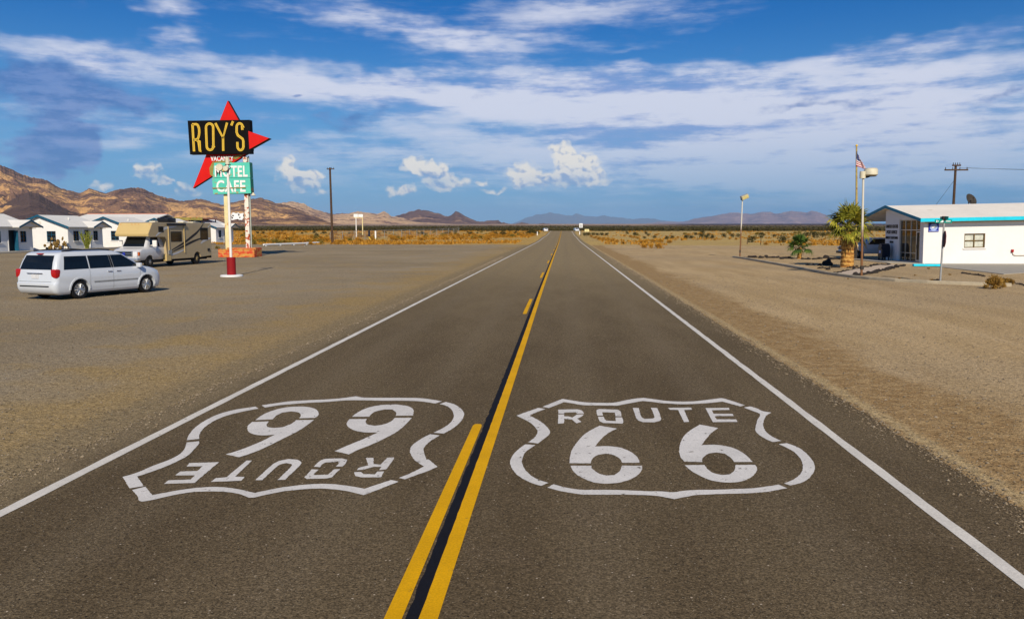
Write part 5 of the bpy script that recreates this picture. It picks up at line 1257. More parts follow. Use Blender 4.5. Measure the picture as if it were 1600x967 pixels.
fl = thing('floodlight_post', 'thin lamp post with one tilted floodlight at the far kerb end', 'lamp post', (b2.x, b2.y, 0))
Z2 = lambda py: PY(1156, py, b2.y).z
MB().cyl((0, 0, 0), (.07, 0, Z2(312)), .055, .045, 12).build('pole', M['pole_half_rust'], fl, smooth=30)
MB().box(-.05, .05, -.07, .05, .40, .62, c=.02).build('switch_box', M['pole_dark'], fl)
fh = MB().box(-.30, .30, -.16, .16, -.17, .17, c=.05).build('flood_head', M['lamp_grey'], fl); fh.location = (.22, -.02, Z2(308)); fh.rotation_euler = (R(10), R(-22), R(10))
MB().box(-.25, .25, -.172, -.162, -.13, .13, c=.004).build('lens', M['lamp_lens'], fh)
MB().box(-.06, .16, -.05, .05, Z2(313), Z2(309.5), c=.02).build('bracket', M['black_gloss'], fl)

# flagpole and flag
fb = G(1336.5, 405); FY = fb.y
fp = thing('flagpole', 'tall ochre flagpole rising behind the big palm', 'flagpole', (fb.x, fb.y, 0))
Z3 = lambda py: PY(1337.5, py, FY).z
MB().cyl((0, 0, 0), (.0, 0, 2.0), .12, .11, 14).build('base_sleeve', M['pole_dark'], fp, smooth=30)
ftx = PY(1338.4, 229, FY).x - fb.x
MB().cyl((.0, 0, 1.9), (ftx, 0, Z3(229)), .095, .055, 14).build('pole', M['flag_pole'], fp, smooth=30)
MB().lathe([(.02, -.06), (.08, -.03), (.09, .03), (.04, .09)], 14, 'z', (ftx, 0, Z3(228))).build('finial', M['neon_yellow'], fp, smooth=60)
fg = thing('flag', 'limp red, white and blue flag hanging from the top of the flagpole', 'flag', (fb.x + ftx, FY - .06, Z3(236)))
HH = Z3(236) - Z3(258); WW = 1.6
g = MB(); nu, nv = 40, 26; vs = []
for j in range(nv + 1):
    for i in range(nu + 1):
        u, v = i / nu, j / nv
        fold = math.sin(u * 15 + v * 2.0)
        x = u * .82 * (.35 + .75 * v) + .05 * fold * u - .16 * math.sin(math.pi * min(1, u * 2.2)) * v * (1 - u)
        yv = -.02 - .10 * u * math.cos(u * 15 + v * 2) - .05 * u
        z = -v * HH * (1 - .12 * u) - u * .78 * (1 - .25 * v)
        vs.append((x, yv, z))
g.v = vs
for j in range(nv):
    for i in range(nu):
        u, v = (i + .5) / nu, (j + .5) / nv
        mi = 2 if (u < .42 and v < 7 / 13) else (0 if int(v * 13) % 2 == 0 else 1)
        if mi == 2 and (i * 3 + j * 2) % 7 == 0 and j % 2: mi = 1
        a = j * (nu + 1) + i; g.f.append((a, a + 1, a + nu + 2, a + nu + 1)); g.mi.append(mi)
g.build('cloth', [simple('flag red', (.40, .012, .02), .8, .15, 5), simple('flag white', (.72, .70, .68), .8, .1, 5), simple('flag blue', (.012, .03, .14), .8, .2, 5)], fg, smooth=60, fix=False)

# ------------------------------------------------------------------ utility poles and wires
def upole(name, lab, x, y, h, arms, lean=0.0, r=.15):
    o = thing(name, lab, 'utility pole', (x, y, Hy(y))); o.rotation_euler = (0, R(lean), 0)
    MB().cyl((0, 0, -.2), (0, 0, h), r, r * .75, 12).build('pole', M['wood_pole'], o, smooth=30)
    for z, x0, x1 in arms:
        am = MB().box(x0, x1, -r - .07, -r + .04, z - .07, z + .07, c=.01).build('crossarm', M['wood_pole'], o)
        g = MB()
        for k in range(4):
            xx = x0 + .1 + (x1 - x0 - .2) * k / 3
            if abs(xx) > .1: g.cyl((xx, -r, z + .07), (xx, -r, z + .28), .045, .03, 8)
        g.build('insulator', M['pole_dark'], am)
    return o
ul = G(519.5, 380)
pu = upole('utility_pole', 'dark utility pole with one short crossarm left of the road', ul.x, ul.y, PY(514, 262, ul.y).z, [(PY(514, 264.5, ul.y).z, -.45, .75)], -.6, .2)
ur = PD(1491, 300, 92); hr_ = PD(1491, 258, 92).z
upole('utility_pole', 'utility pole with two crossarms standing behind the post office roof', ur.x, ur.y, hr_, [(PD(1491, 266, 92).z, -1.15, 1.15), (PD(1491, 259, 92).z, -.42, .42)])
def wire(name, lab, a, b, sag, r=.012):
    pts = [a.lerp(b, i / 24) - Vector((0, 0, sag * 4 * (i / 24) * (1 - i / 24))) for i in range(25)]
    o = MB().tube([p - a for p in pts], r, 5).build(name, M['pole_dark']); o.location = a; return tag(o, lab, 'wire')
zA = PD(1491, 266, 92).z + .2
wire('power_line', 'thin power line running right from the pole behind the post office', Vector((ur.x + 1.05, ur.y - .15, zA)), Vector((ur.x + 42, ur.y - 2, zA + .1)), .55)
wire('power_line', 'second power line just behind, running right from the crossarm middle', Vector((ur.x + .40, ur.y - .15, zA)), Vector((ur.x + 42, ur.y - .8, zA + .45)), .5)
wire('guy_wire', 'slanting guy wire down to the left of the pole behind the post office', Vector((ur.x - .1, ur.y, hr_ - 1.6)), Vector((ur.x - 3.4, ur.y + 3, .3)), .0, .014)

# far small sign on two legs
fb_ = G(561, 373.5)
fs_ = thing('roadside_board', 'small white board on two tall legs far beyond the left lot', 'sign', (fb_.x, fb_.y, 0))
zt = PY(561, 334.5, fb_.y).z; zb = PY(561, 339.5, fb_.y).z
def FX(px): return PY(px, 350, fb_.y).x - fb_.x
MB().box(FX(553), FX(559.6), -.1, .1, zb, zt, c=.02).box(FX(560.2), FX(567.5), -.1, .1, zb, zt - .06, c=.02).build('board', M['sign_white'], fs_)
MB().box(FX(553.5), FX(567), -.06, .06, zb - .14, zb - .005).build('rail', M['post_cream'], fs_)
for px, m_ in ((556.5, 'pole_white'), (566.5, 'post_cream')): MB().box(FX(px) - .09, FX(px) + .09, -.09, .09, 0, zb - .14, c=.01).build('leg', M[m_], fs_)

# chain link fence beyond the lot
fA, fB = G(516, 377), PD(717, 366, 235); fB.z = Hy(fB.y)
fn = thing('chain_link_fence', 'grey chain link fence among bushes left of the road', 'fence', (fA.x, fA.y, 0))
dv = fB - fA; dv.z = 0; L = dv.length; npst = 16
for k in range(npst + 1):
    p = dv * (k / npst); z = Hy(fA.y + p.y); MB().cyl((p.x, p.y, z - .1), (p.x, p.y, z + 1.75), .045, .045, 8).build('fence_post', M['galv'], fn)
def fence_mat():
    m, nt, b = newmat('chain link'); p = opos(nt); q = nt.sep(p); u = nt.m('ADD', q[0], q[1])
    tr = nt.add('ShaderNodeBsdfTransparent'); mx = nt.add('ShaderNodeMixShader'); outn = [n for n in nt.n if n.type == 'OUTPUT_MATERIAL'][0]
    s1 = nt.m('ABSOLUTE', nt.m('SINE', nt.m('MULTIPLY', nt.m('ADD', u, q[2]), 52.0))); s2 = nt.m('ABSOLUTE', nt.m('SINE', nt.m('MULTIPLY', nt.m('SUBTRACT', u, q[2]), 52.0)))
    f = nt.m('MAXIMUM', nt.m('LESS_THAN', s1, .16), nt.m('LESS_THAN', s2, .16))
    b.inputs['Base Color'].default_value = (.40, .40, .36, 1); nt.l.new(f, mx.inputs[0]); nt.l.new(tr.outputs[0], mx.inputs[1]); nt.l.new(b.outputs[0], mx.inputs[2]); nt.l.new(mx.outputs[0], outn.inputs[0]); return m
g = MB(); vs = []
for k in range(npst * 2 + 1):
    p = dv * (k / npst / 2); z = Hy(fA.y + p.y); vs += [(p.x, p.y, z + .03), (p.x, p.y, z + 1.72)]
g.add(vs, [(2 * i, 2 * i + 2, 2 * i + 3, 2 * i + 1) for i in range(npst * 2)]); g.build('mesh_panel', fence_mat(), fn, fix=False)
g = MB()
for k in range(npst):
    p, q = dv * (k / npst), dv * ((k + 1) / npst); g.cyl((p.x, p.y, Hy(fA.y + p.y) + 1.74), (q.x, q.y, Hy(fA.y + q.y) + 1.74), .025, .025, 6)
g.build('top_rail', M['galv'], fn)

# white barrier lying at the edge of the lot
w0, w1 = G(412, 384.8), G(500, 381.8)
wb = thing('white_barrier', 'long low white painted pipe barrier at the far edge of the left lot', 'barrier', ((w0.x + w1.x) / 2, (w0.y + w1.y) / 2, 0), math.atan2(w1.y - w0.y, w1.x - w0.x))
hl_ = (w1 - w0).length / 2
MB().cyl((-hl_, 0, .2), (hl_ * .52, 0, .22), .12, .12, 12).cyl((hl_ * .5, .1, .26), (hl_, .1, .26), .11, .11, 12).build('rail', M['barrel'], wb, smooth=30)
for k in range(5): MB().box(-hl_ + .4 + k * (2 * hl_ - .8) / 4 - .1, -hl_ + .4 + k * (2 * hl_ - .8) / 4 + .1, -.14, .24, 0, .13).build('block', M['barrel'], wb)
# utility stubs by the fence
a = G(577, 377.5); o = thing('meter_box', 'dark meter box on a yellow slanted prop near the fence', 'meter box', (a.x, a.y, 0))
MB().box(-.16, .16, -.1, .1, .9, 2.0, c=.02).build('box', M['navy'], o); MB().tube([(-.1, 0, .9), (.45, -.1, 0)], .07, 8).build('prop', M['neon_yellow'], o); MB().box(.35, .7, -.2, .15, 0, .22, c=.04).build('foot_block', M['concrete'], o)
a = G(587, 376.5); o = thing('white_post', 'short white marker post near the chain link fence', 'marker post', (a.x, a.y, 0))
MB().box(-.13, .13, -.1, .1, .55, 1.9, c=.03).build('cap', M['sign_white'], o); MB().box(-.09, .09, -.08, .08, 0, .56).build('stem', M['post_cream'], o)

# roadside signs far up on the right
def road_sign(px, pyt, pyb, w, y, name, lab, mat, bars):
    x = PY(px, 355, y).x; zt, zb = PY(px, pyt, y).z, PY(px, pyb, y).z; z0 = Hy(y)
    o = thing(name, lab, 'road sign', (x, y, z0))
    MB().box(-.05, .05, -.04, .04, 0, zt - z0).build('post', M['pole_dark'], o)
    pn = MB().box(-w / 2, w / 2, -.075, -.045, zb - z0, zt - z0, c=.01).build('panel', M[mat], o)
    g = MB(); h = zt - zb
    for (u0, u1, v0, v1) in bars: g.box(u0 * w, u1 * w, -.082, -.077, zb - z0 + v0 * h, zb - z0 + v1 * h)
    if bars: g.build('marking', M['letter_black'], pn)
road_sign(907.7, 349.2, 355.9, .86, 205, 'speed_sign', 'white rectangular speed sign right of the far road', 'sign_white', [(-.18, .18, .66, .74), (-.25, .25, .53, .60), (-.18, -.04, .14, .44), (.04, .18, .14, .44)])
road_sign(917, 358.2, 362.2, 1.05, 190, 'yellow_sign', 'pale yellow warning sign on a dark post right of the speed sign', 'sign_yellow', [(-.3, .3, .45, .58)])
def marker(x, y, lab):
    o = thing('delineator', lab, 'marker post', (x, y, Hy(y)), 0, 'white roadside markers')
    MB().box(-.11, .11, -.05, .05, 0, 1.0, c=.02).build('post', M['sign_white'], o); MB().box(-.08, .08, -.056, -.051, .78, .9).build('reflector', M['clear_lens'], o)
marker(PY(839.6, 364, 215).x, 215, 'white roadside marker left of the far road'); marker(PY(905.7, 363, 225).x, 225, 'white roadside marker right of the far road')
marker(PY(871, 360, 285).x - 4.4, 285, 'white roadside marker at the crest on the left edge')
# fence stubs in the desert right
for px, py, lb_2 in ((1167.5, 381.5, 'dark wooden stub left of two in the desert beyond the yard'), (1188.5, 382.5, 'dark wooden stub right of two in the desert beyond the yard')):
    a = G(px, py); o = tag(MB().cyl((0, 0, 0), (.03, 0, .95), .06, .05, 8).build('wooden_stub', M['wood_pole']), lb_2, 'post', 'wooden stubs in the desert'); o.location = a
# ------------------------------------------------------------------ plants
def GH(px, py):                               # spot of the rolling desert floor seen at a place of the photograph
    d = ray(px, py); t = 10 / math.hypot(d.x, d.y)
    for _ in range(4000):
        p = EYE + d * t
        if p.z <= Hy(p.y): return Vector((p.x, p.y, Hy(p.y)))
        t *= 1.004
    return p
def bush_mesh(name, mat, r, h, n, leaf, seed, spiky=0.0, clumps=9, stems=10):
    rnd = random.Random(seed); g = MB()
    cl_ = []
    for k in range(clumps):
        a = rnd.uniform(0, 6.283); q = r * rnd.uniform(.1, .75); cl_.append((q * math.cos(a), q * math.sin(a), h * rnd.uniform(.14, .66), rnd.uniform(.30, .50)))
    for i in range(n):
        cx, cy, cz, cs = rnd.choice(cl_)
        a, b = rnd.uniform(0, 6.283), math.acos(rnd.uniform(-.5, 1)); q = rnd.uniform(.55, 1.0) ** .6
        p = Vector((cx + cs * r * q * math.sin(b) * math.cos(a) * 1.1, cy + cs * r * q * math.sin(b) * math.sin(a) * 1.1, max(.02, cz + cs * h * q * math.cos(b) * .9)))
        out = Vector((math.sin(b) * math.cos(a), math.sin(b) * math.sin(a), math.cos(b) + spiky)).normalized()
        u = Vector((rnd.gauss(0, 1), rnd.gauss(0, 1), rnd.gauss(0, 1))); u = (u - out * u.dot(out)).normalized()
        L = leaf * rnd.uniform(.6, 1.4); w = L * rnd.uniform(.22, .45) * (1 - .5 * spiky)
        tip = p + (out * (.7 + spiky) + u * rnd.uniform(-.4, .4)).normalized() * L
        s = out.cross(u) * w
        g.add([p - s * .6, p + s * .6, tip + s * .35, tip - s * .35], [(0, 1, 2, 3)])
    for k in range(stems):
        c = rnd.choice(cl_); a = Vector((rnd.uniform(-.1, .1) * r, rnd.uniform(-.1, .1) * r, 0)); g.cyl(a, (c[0], c[1], c[2]), .018 * h + .004, .006, 4, cap=False)
    me_o = g.build(name, mat, fix=False); me = me_o.data; bpy.data.objects.remove(me_o); return me
def variants(name, mat, r, h, n, leaf, k=4, **kw): return [bush_mesh(name, mat, r, h, n, leaf, 11 * i + 3 + len(name), **kw) for i in range(k)]
BV = {'gold': variants('saltbush', M['bush_gold'], .8, .95, 420, .20), 'green': variants('creosote_bush', M['bush_green'], .9, 1.25, 420, .20, spiky=.3),
      'olive': variants('scrub_bush', M['bush_olive'], .8, .9, 380, .20), 'dry': variants('weed', M['bush_dry'], .5, .5, 900, .11, spiky=.4)}
INFO = {('gold', 0): ('saltbush', 'low golden saltbush among its like left of the road', 'bush', 'golden saltbushes left of the road'),
        ('gold', 1): ('saltbush', 'low golden saltbush on the sand right of the road', 'bush', 'golden saltbushes right of the road'),
        ('green', 0): ('creosote_bush', 'dark green creosote bush among its like left of the road', 'bush', 'dark creosote bushes left of the road'),
        ('green', 1): ('creosote_bush', 'dark green creosote bush on the sand right of the road', 'bush', 'dark creosote bushes right of the road'),
        ('olive', 0): ('scrub_bush', 'yellow olive scrub bush at the far edge of the left lot', 'bush', 'olive scrub bushes left of the road'),
        ('olive', 1): ('scrub_bush', 'yellow olive scrub bush on the sand right of the road', 'bush', 'olive scrub bushes right of the road')}
brnd = random.Random(21)
def bush(kind, px, py, wpx, hk=1.0, own=None):
    p = GH(px, py); d = math.hypot(p.x, p.y); w = wpx * d / FPX
    me = brnd.choice(BV[kind]); base_r = {'gold': .95, 'green': 1.05, 'olive': .95, 'dry': .6}[kind]
    s = w / (2 * base_r)
    nm, lab, cat, grp = INFO[(kind, 0 if p.x < -2 else 1)] if own is None else (own[0], own[1], own[2], own[3] if len(own) > 3 else None)
    o = bpy.data.objects.new(nm, me); COL.objects.link(o); o.location = p; o.rotation_euler = (0, 0, brnd.uniform(0, 6.28)); o.scale = (s, s, s * hk * brnd.uniform(.85, 1.15))
    return tag(o, lab, cat, grp)
for q in [(924,371,7),(930,373,9),(936,375,10),(943,376,12),(950,377.5,12),(957,378.5,12),(964,379.5,9),(985,371,8),(990,372.5,8),(996,373.5,8),(1003,380,10),(1010,380.5,12),(1020,379.5,12),(1030,380,14),(1046,380,12),(1008,387.5,14),(1018,388,12),(1030,388.5,16),
          (1197,383,9),(1203,378,5),(1284,379,6),(1288,375,5),(1268,374,4),(1060,372,6),(1090,375,5),(1117,376,6),(1140,374,5),(1150,375,6),(1232,372,6),(1170,372,7)]: bush('gold', *q, .95)
for q in [(973,381.5,6),(993,368,10),(1007,373,7),(1023,373,9),(1042,374,10),(1050,374,9),(1072,373,12),(1080,373,10),(1097,372,12),(1104,373,10),(1113,373,10),(980,366,7),(1131,371,10),(1145,371,10),(1153,371,9),(1175,379,17),(1189,372.5,9),(1224.5,379.5,18),(1209,371,9),(1272,372,18),(1260,370,12),(1285,371,12),(914,369,9),(919,368.5,9),(926,368,9),(933,368,8),(940,368,8),(948,368,8)]: bush('green', *q, 1.0)
for k in range(46):
    px = brnd.uniform(930, 1350); py = brnd.uniform(364.6, 369.5); bush(brnd.choice(['green', 'green', 'olive', 'gold']), px, py, brnd.uniform(4, 9), .9)
lo = [(375, 382), (505, 382.5), (570, 380), (600, 378), (640, 377), (700, 375), (760, 374), (832, 369)]
for k in range(250):
    px = brnd.uniform(376, 834); yb = interp(lo, px); py = yb - (yb - 365.5) * brnd.random() ** 1.25
    kind = brnd.choice(['gold', 'gold', 'gold', 'olive', 'gold'] if px > 500 else ['gold', 'olive', 'olive', 'gold'])
    bush(kind, px, py, brnd.uniform(8, 16) * (.55 + .45 * (py - 365) / 16), .9)
for q in [(763,377.5,13),(757,377,8),(770,376.5,6)]: bush('gold', *q, .9)
for q in [(786,369.5,14),(775,368,10),(832,367,14),(838,366,10),(826,366,12),(700,367,10),(495,371,10),(660,367,9),(735,367,9),(805,366,8)]: bush('green', *q, 1.0)
for k in range(34):
    bush(brnd.choice(['green', 'green', 'olive']), brnd.uniform(376, 845), brnd.uniform(363.8, 366.5), brnd.uniform(4, 8), .9)
bush('olive', 341, 389, 9, 1.0, ('yucca_clump', 'yellow green clump at the left end of the stone planter', 'bush'))
bush('dry', 1553, 451.5, 30, 1.35, ('tumbleweed', 'large dry brown tumbleweed standing outside the yard kerb', 'tumbleweed'))
bush('dry', 1569, 446, 24, .9, ('tumbleweed', 'lower tumbleweed leaning right behind the large one', 'tumbleweed'))
wl_ = ('weed', 'tiny dry weed tuft on bare ground around the post office yard', 'weed', 'tiny dry weeds in the yard')
for q in [(1484,429.7,5),(1451,420.5,5),(1456,438.5,6),(1547,411.5,11),(1577,411,12),(1481,441.5,5),(1405,436,5),(1310,431,5),(1325,436,4),(1360,436.5,8),(1430,431,4),(1300,416,4)]: bush('dry', *q, .8, wl_)

# far creosote flats, one dark mass
rnd = random.Random(5); g = MB()
for k in range(11000):
    t = rnd.random() ** 1.6; y = 285 * (2500 / 285) ** t
    x = rnd.uniform(-.74, .66) * y
    if abs(x) < 10 and y < 350: continue
    s = rnd.uniform(.5, 1.15) * (1 + min(y, 900) / 1500); z = Hy(y)
    n0 = rnd.uniform(0, 6.28)
    for q in range(5):
        a = n0 + q * 1.2566 + rnd.uniform(-.4, .4); b = Vector((x + s * .5 * math.cos(a), y + s * .5 * math.sin(a), z + rnd.uniform(0, .3) * s)); tp = Vector((x + s * rnd.uniform(.5, 1.0) * math.cos(a + .5), y + s * rnd.uniform(.4, .9) * math.sin(a + .5), z + s * rnd.uniform(.6, 1.15)))
        sd_ = Vector((-math.sin(a), math.cos(a), 0)) * s * .55
        g.add([b - sd_, b + sd_, tp], [(0, 1, 2)])
tag(g.build('creosote_scrub', M['scrub_mass'], fix=False), 'dark band of creosote scrub stretching below the mountains', 'scrub', kind='stuff')

rnd = random.Random(15); g = MB()
for k in range(15000):
    left = rnd.random() < .72
    y = 111 + 180 * rnd.random() ** 1.2; x = -rnd.uniform(7.5, 8 + .60 * y) if left else rnd.uniform(6.5, 8 + .48 * y)
    if noise.noise(Vector((x * .06, y * .05, 2))) < (-.12 if left else .10): continue
    s = rnd.uniform(.16, .40); z = Hy(y)
    for q in range(3):
        a = rnd.uniform(0, 6.28); b = Vector((x + .15 * math.cos(a), y + .15 * math.sin(a), z)); w = Vector((-math.sin(a), math.cos(a), 0)) * s * .55
        g.add([b - w, b + w, b + Vector((math.cos(a) * s * .5, math.sin(a) * s * .5, s))], [(0, 1, 2)])
tag(g.build('dry_grass', M['bush_gold'], fix=False), 'dry golden grass tufts on the desert floor', 'grass', kind='stuff')

# loose stones beside the road
def gravel(name, lab, x0, x1, y0, y1, n, seed, col):
    rnd = random.Random(seed); g = MB()
    for k in range(n):
        y = y0 + (y1 - y0) * rnd.random() ** 1.8; x = x0 + (x1 - x0) * rnd.random() ** 1.3
        s = rnd.choice([.004, .005, .006, .007, .009, .013]) * rnd.uniform(.8, 1.5) * (1 + y / 40)
        c = Vector((x, y, s * .3)); a = rnd.uniform(0, 6.28)
        vs = [c + Vector((math.cos(a + i * 1.5708) * s * rnd.uniform(.7, 1.3), math.sin(a + i * 1.5708) * s * rnd.uniform(.7, 1.3), rnd.uniform(-.2, .2) * s)) for i in range(4)] + [c + Vector((0, 0, s * rnd.uniform(.5, .9)))]
        g.add(vs, [(0, 1, 4), (1, 2, 4), (2, 3, 4), (3, 0, 4)])
    tag(g.build(name, col, fix=False), lab, 'gravel', kind='stuff')
M['stone_mix'] = leaf_mat('loose stone', (.10, .075, .045), (.24, .18, .11), (.42, .34, .24), 9)
gravel('gravel', 'loose gravel on the left lot', -5.05, -22, 4, 42, 12000, 3, M['stone_mix'])
gravel('gravel', 'loose gravel on the right sandy shoulder', 3.74, 16, 5, 40, 12000, 4, M['stone_mix'])

def spill(name, lab, xe, sgn, n, seed):
    rnd = random.Random(seed); g = MB()
    for k in range(n):
        y = 4 + 60 * rnd.random() ** 2; x = xe + sgn * (.06 - abs(rnd.gauss(0, .16))) + .10 * noise.noise(Vector((seed, y * .6, 0)))
        s = rnd.choice([.004, .005, .007, .010]) * rnd.uniform(.8, 1.6) * (1 + y / 30); c = Vector((x, y, .004 + s * .25)); a = rnd.uniform(0, 6.28)
        vs = [c + Vector((math.cos(a + i * 1.5708) * s * rnd.uniform(.7, 1.3), math.sin(a + i * 1.5708) * s * rnd.uniform(.7, 1.3), rnd.uniform(-.2, .2) * s)) for i in range(4)] + [c + Vector((0, 0, s * rnd.uniform(.5, .9)))]
        g.add(vs, [(0, 1, 4), (1, 2, 4), (2, 3, 4), (3, 0, 4)])
    tag(g.build(name, M['stone_mix'], fix=False), lab, 'gravel', kind='stuff')
spill('gravel', 'gravel spilled onto the left edge of the asphalt', -4.97, -1, 5000, 31)
spill('gravel', 'gravel spilled onto the right edge of the asphalt', 3.70, 1, 6000, 32)
# palms
def frond(g, base, az, elv, pet, fan, rnd, n=22, droop=.35, wk=1.0):
    d = Vector((math.cos(az) * math.cos(elv), math.sin(az) * math.cos(elv), math.sin(elv)))
    side = Vector((-math.sin(az), math.cos(az), 0)); up = side.cross(d) * -1
    if up.z < 0: up = -up
    tip = base + d * pet + Vector((0, 0, -.10 * pet))
    g.cyl(base, tip, .022, .012, 5, cap=False)
    roll = rnd.uniform(-.5, .5); s2 = side * math.cos(roll) + up * math.sin(roll)
    for k in range(n):
        a = R(-115 + 230 * (k + .5) / n); L = fan * (1 - .28 * abs(a) / 2) * rnd.uniform(.85, 1.08)
        v = d * math.cos(a) + s2 * math.sin(a)
        w = v.cross(up).normalized() * fan * .062 * wk
        p1 = tip + v * L * .55; p2 = tip + v * L + Vector((0, 0, -droop * L * rnd.uniform(.5, 1.3)))
        p1 = p1 + Vector((0, 0, -.06 * L)) + up * .04 * (1 if k % 2 else -1) * fan
        g.add([tip - w * .25, tip + w * .25, p1 + w, p1 - w], [(0, 1, 2, 3)]); g.add([p1 - w, p1 + w, p2], [(0, 1, 2)])
def palm(name, lab, px, py, tr0, tr1, th, cz, pet, fan, nf, seed, dead, leafm):
    b = G(px, py); o = thing(name, lab, 'palm tree', (b.x, b.y, 0)); rnd = random.Random(seed)
    g = MB(); prof_ = [(tr0 * 1.12, -.05), (tr0 * 1.05, .12), (tr0, .4 * th), (tr0 * .92, .7 * th), (tr1, th), (tr1 * .7, th + .12)]
    nn = 26; vs = []
    hs = [i / 20 for i in range(21)]
    for h in hs:
        zz = -.05 + (th + .15) * h; r_ = interp([(z, r) for r, z in prof_], zz)
        for k in range(nn): a = 2 * math.pi * k / nn; q = r_ * (1 + .05 * noise.noise(Vector((math.cos(a) * 2, math.sin(a) * 2, zz * 5)))) + .012 * math.sin(zz * 26); vs.append((q * math.cos(a), q * math.sin(a), zz))
    g.add(vs, [(j * nn + k, j * nn + (k + 1) % nn, (j + 1) * nn + (k + 1) % nn, (j + 1) * nn + k) for j in range(20) for k in range(nn)] + [tuple(range(20 * nn, 21 * nn))])
    g.build('trunk', M['trunk'], o, smooth=60, fix=False)
    g = MB()
    for k in range(nf):
        az_ = k * 2.39996 + rnd.uniform(-.2, .2); t = (k + .5) / nf
        elv = R(84 - 106 * t ** 1.1 + rnd.uniform(-10, 10)); frond(g, Vector((.06 * math.cos(az_), .06 * math.sin(az_), cz - .25 * t + .1)), az_, elv, pet * rnd.uniform(.75, 1.1), fan * rnd.uniform(.85, 1.1), rnd, droop=.18 + .35 * t)
    g.build('crown', leafm, o, fix=False)
    if dead:
        g = MB()
        for k in range(dead):
            az_ = k * 2.39996 + rnd.uniform(-.3, .3); elv = R(rnd.uniform(-80, -50)); frond(g, Vector((tr1 * .8 * math.cos(az_), tr1 * .8 * math.sin(az_), th + rnd.uniform(-.15, .15))), az_, elv, pet * .4, fan * .45, rnd, 12, .6, 1.2)
        g.build('dead_fronds', M['palm_dead'], o, fix=False)
    return o
palm('fan_palm', 'thick-trunked fan palm with dead orange fronds under its crown, before the post office', 1323.5, 417.5, .36, .29, 1.95, 2.42, .80, .92, 30, 3, 14, M['palm_leaf'])
palm('fan_palm', 'small young fan palm on a thin trunk behind the row of dark rocks', 1249, 404.5, .16, .13, .78, 1.02, .55, .66, 22, 9, 3, M['palm_leaf2'])

# plants before the second cabin
a = G(88, 391); o = thing('prickly_pear', 'brown prickly pear cactus before the gable wall of the second cabin', 'cactus', (a.x, a.y, 0)); rnd = random.Random(2)
g = MB()
def pad(c, r, az_, tilt):
    m_ = Matrix.Translation(c) @ Matrix.Rotation(az_, 4, 'Z') @ Matrix.Rotation(tilt, 4, 'X') @ Matrix.Diagonal((r, r * .22, r * 1.25, 1))
    bm = bmesh.new(); bmesh.ops.create_icosphere(bm, subdivisions=2, radius=1, matrix=m_); g.bm(bm)
for k in range(34):
    x = rnd.uniform(-1.2, 1.25); h = .55 + .55 * (1 - abs(x - .4) / 1.6) + (.35 if abs(x - .6) < .3 or abs(x + .5) < .3 else 0); pad(Vector((x, rnd.uniform(-.3, .3), rnd.uniform(.15, h))), rnd.uniform(.13, .20), rnd.uniform(0, 3.1), rnd.uniform(-.5, .5))
g.build('pads', M['cactus'], o, smooth=70, fix=False)
a = G(136, 390); o = thing('ocotillo', 'tall bundle of thin yellow green stems before the second cabin', 'shrub', (a.x, a.y, 0)); g = MB(); lf = MB()
for k in range(26):
    az_ = rnd.uniform(0, 6.28); sp = rnd.uniform(.15, .75); h = rnd.uniform(1.3, 2.15); p0 = Vector((.12 * math.cos(az_), .12 * math.sin(az_), 0)); pts = [p0 + Vector((math.cos(az_) * sp * t ** 1.4, math.sin(az_) * sp * t ** 1.4, h * t)) for t in (0, .25, .5, .75, 1)]
    g.tube(pts, .022, 5)
    for q in range(26):
        t = rnd.uniform(.1, 1); c = p0 + Vector((math.cos(az_) * sp * t ** 1.4, math.sin(az_) * sp * t ** 1.4, h * t)); u = Vector((rnd.gauss(0, 1), rnd.gauss(0, 1), rnd.gauss(0, .6))).normalized() * .09; lf.add([c, c + u + Vector((0, 0, .04)), c + u * 1.2 - Vector((0, 0, .04))], [(0, 1, 2)])
g.build('stems', M['bush_shoot'], o, fix=False); lf.build('leaves', M['bush_shoot'], o, fix=False)

# dark rocks edging the yard
def rock_mesh(seed):
    bm = bmesh.new(); bmesh.ops.create_icosphere(bm, subdivisions=2, radius=1)
    for v in bm.verts:
        n_ = noise.noise(v.co * 1.3 + Vector((seed * 7.1, 0, 0))); v.co *= 1 + .45 * n_; v.co.z *= .75
        if v.co.z < -.35: v.co.z = -.35
    me = bpy.data.meshes.new('rock'); bm.to_mesh(me); bm.free(); me.materials.append(M['lava']); return me
RM = [rock_mesh(k) for k in range(6)]
rr_ = random.Random(12)
def rock(px, py, wpx, grp, lab, hk=1.0):
    p = G(px, py); s = wpx * math.hypot(p.x, p.y) / FPX / 2
    o = bpy.data.objects.new('rock', rr_.choice(RM)); COL.objects.link(o); o.location = (p.x, p.y, .3 * s * hk); o.rotation_euler = (0, 0, rr_.uniform(0, 6.28)); o.scale = (s, s * rr_.uniform(.8, 1.1), s * hk)
    return tag(o, lab, 'rock', grp)
z5 = lambda x, y: (1130 + x / 7.62, 340 + y / 7.62)
G1 = ('rocks in the back row of the yard', 'dark lava rock in the row running past the young palm')
for x, y, w in [(225,482,3.5),(250,481,4),(275,480,3),(310,478,6),(335,477,6),(370,479,7),(395,478,4),(440,483,7),(470,481,5),(515,470,6),(520,483,5),(555,482,4.5),(575,480,4),(605,482,6),(635,482,5),(655,472,4),(700,495,7),(715,485,5),(745,490,6),(780,485,6),(795,480,4),(820,492,4),(945,497,5),(975,497,3.5),(1010,500,6),(1030,497,4),(1075,500,5),(1105,497,4),(1140,495,6),(1165,493,4.5),(1200,485,5),(1225,485,9),(1270,497,5),(1300,500,6),(1330,497,6),(1360,498,5),(1390,500,6)]:
    rock(*z5(x, y), w, *G1)
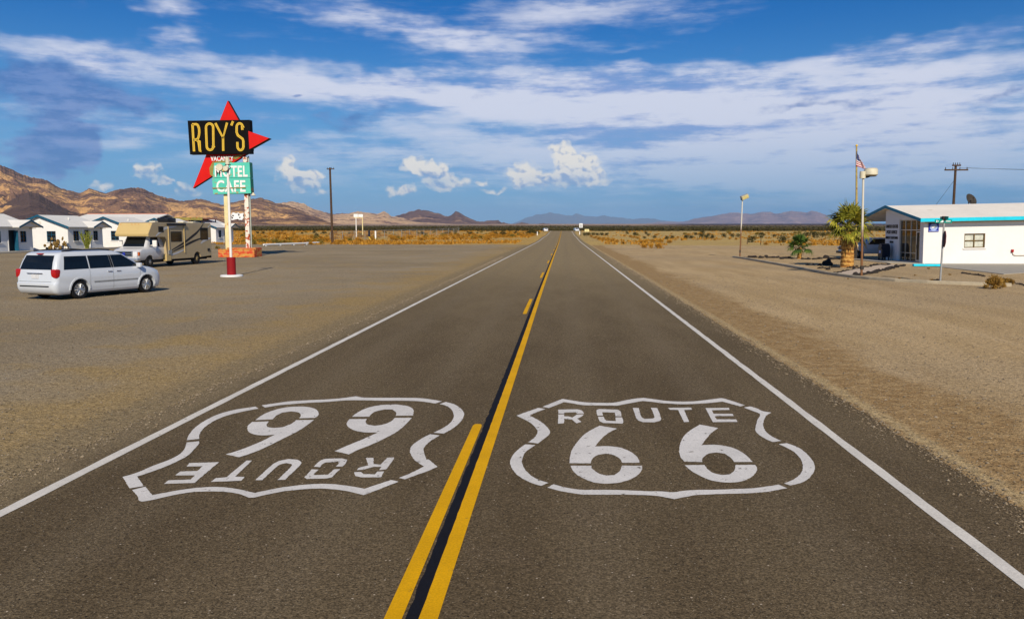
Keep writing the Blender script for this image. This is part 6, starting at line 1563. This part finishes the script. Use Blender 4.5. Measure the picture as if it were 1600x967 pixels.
G2 = ('loose rocks around the thick palm', 'dark lava rock lying loose near the thick palm trunk')
for x, y, w in [(1000,568,5),(1030,555,2.5),(1075,560,3.5),(1135,570,3.5),(1155,570,5.5),(1130,608,3.5),(1155,606,4.5),(1185,602,4.5),(1215,608,4),(1245,622,7),(1270,598,3.5),(1295,598,4),(1320,596,4),(1345,597,4),(1375,598,4),(1480,600,4),(1510,600,5),(1550,596,5),(1590,590,5)]: rock(*z5(x, y), w, *G2)
o = rock(*z5(1245, 568), 13, None, 'pointed black boulder standing left of the thick palm trunk', 1.35)
G3 = ('rocks along the walkway', 'dark lava rock in the border along the pink walkway')
def line(pts, n, w0, w1):
    for i in range(n):
        t = (i + rr_.uniform(.1, .9)) / n * (len(pts) - 1); k = min(int(t), len(pts) - 2); f = t - k
        x = pts[k][0] + (pts[k + 1][0] - pts[k][0]) * f; y = pts[k][1] + (pts[k + 1][1] - pts[k][1]) * f
        rock(1260 + x / 7.165, 310 + (y + rr_.uniform(-5, 5)) / 7.165, rr_.uniform(w0, w1), *G3)
line([(475, 882), (560, 878), (650, 850), (720, 842), (800, 826), (900, 800), (960, 785), (1040, 762), (1100, 758)], 40, 3.5, 8)
line([(315, 842), (400, 828), (500, 805), (620, 780), (720, 768), (760, 752), (860, 748), (950, 745)], 34, 3, 6)
rock(1260 + 555 / 7.165, 310 + 875 / 7.165, 13, None, 'large brownish boulder at the kerb end of the walkway', .9)
G4 = ('rocks at the right of the yard', 'small dark rock in the broken row near the tumbleweeds')
for i in range(15): rock(1504 + 34 * i / 14 + rr_.uniform(-1, 1), 427.3 + 4.6 * i / 14 + rr_.uniform(-.4, .4), rr_.uniform(2.5, 5), *G4)
for i in range(9): rock(1577 + 24 * i / 8, 441 + 5.2 * i / 8 + rr_.uniform(-.4, .4), rr_.uniform(2.5, 5), *G4)
for px, py, w in ((1465.5, 439.5, 7), (1460, 439, 4), (1474, 441.5, 3.5), (1451, 440, 3)): rock(px, py, w, 'rocks at the foot of the street sign', 'dark rock at the foot of the street sign pole')

# ------------------------------------------------------------------ render
scene.render.engine = 'CYCLES'; cy = scene.cycles
cy.use_denoising = True; cy.max_bounces = 5; cy.diffuse_bounces = 2; cy.glossy_bounces = 2; cy.transparent_max_bounces = 12; cy.volume_bounces = 1
cy.sample_clamp_indirect = 6
scene.render.resolution_x = 1024; scene.render.resolution_y = 618
scene.view_settings.view_transform = 'Standard'; scene.view_settings.look = 'None'; scene.view_settings.exposure = 0.0; scene.view_settings.gamma = 1.0
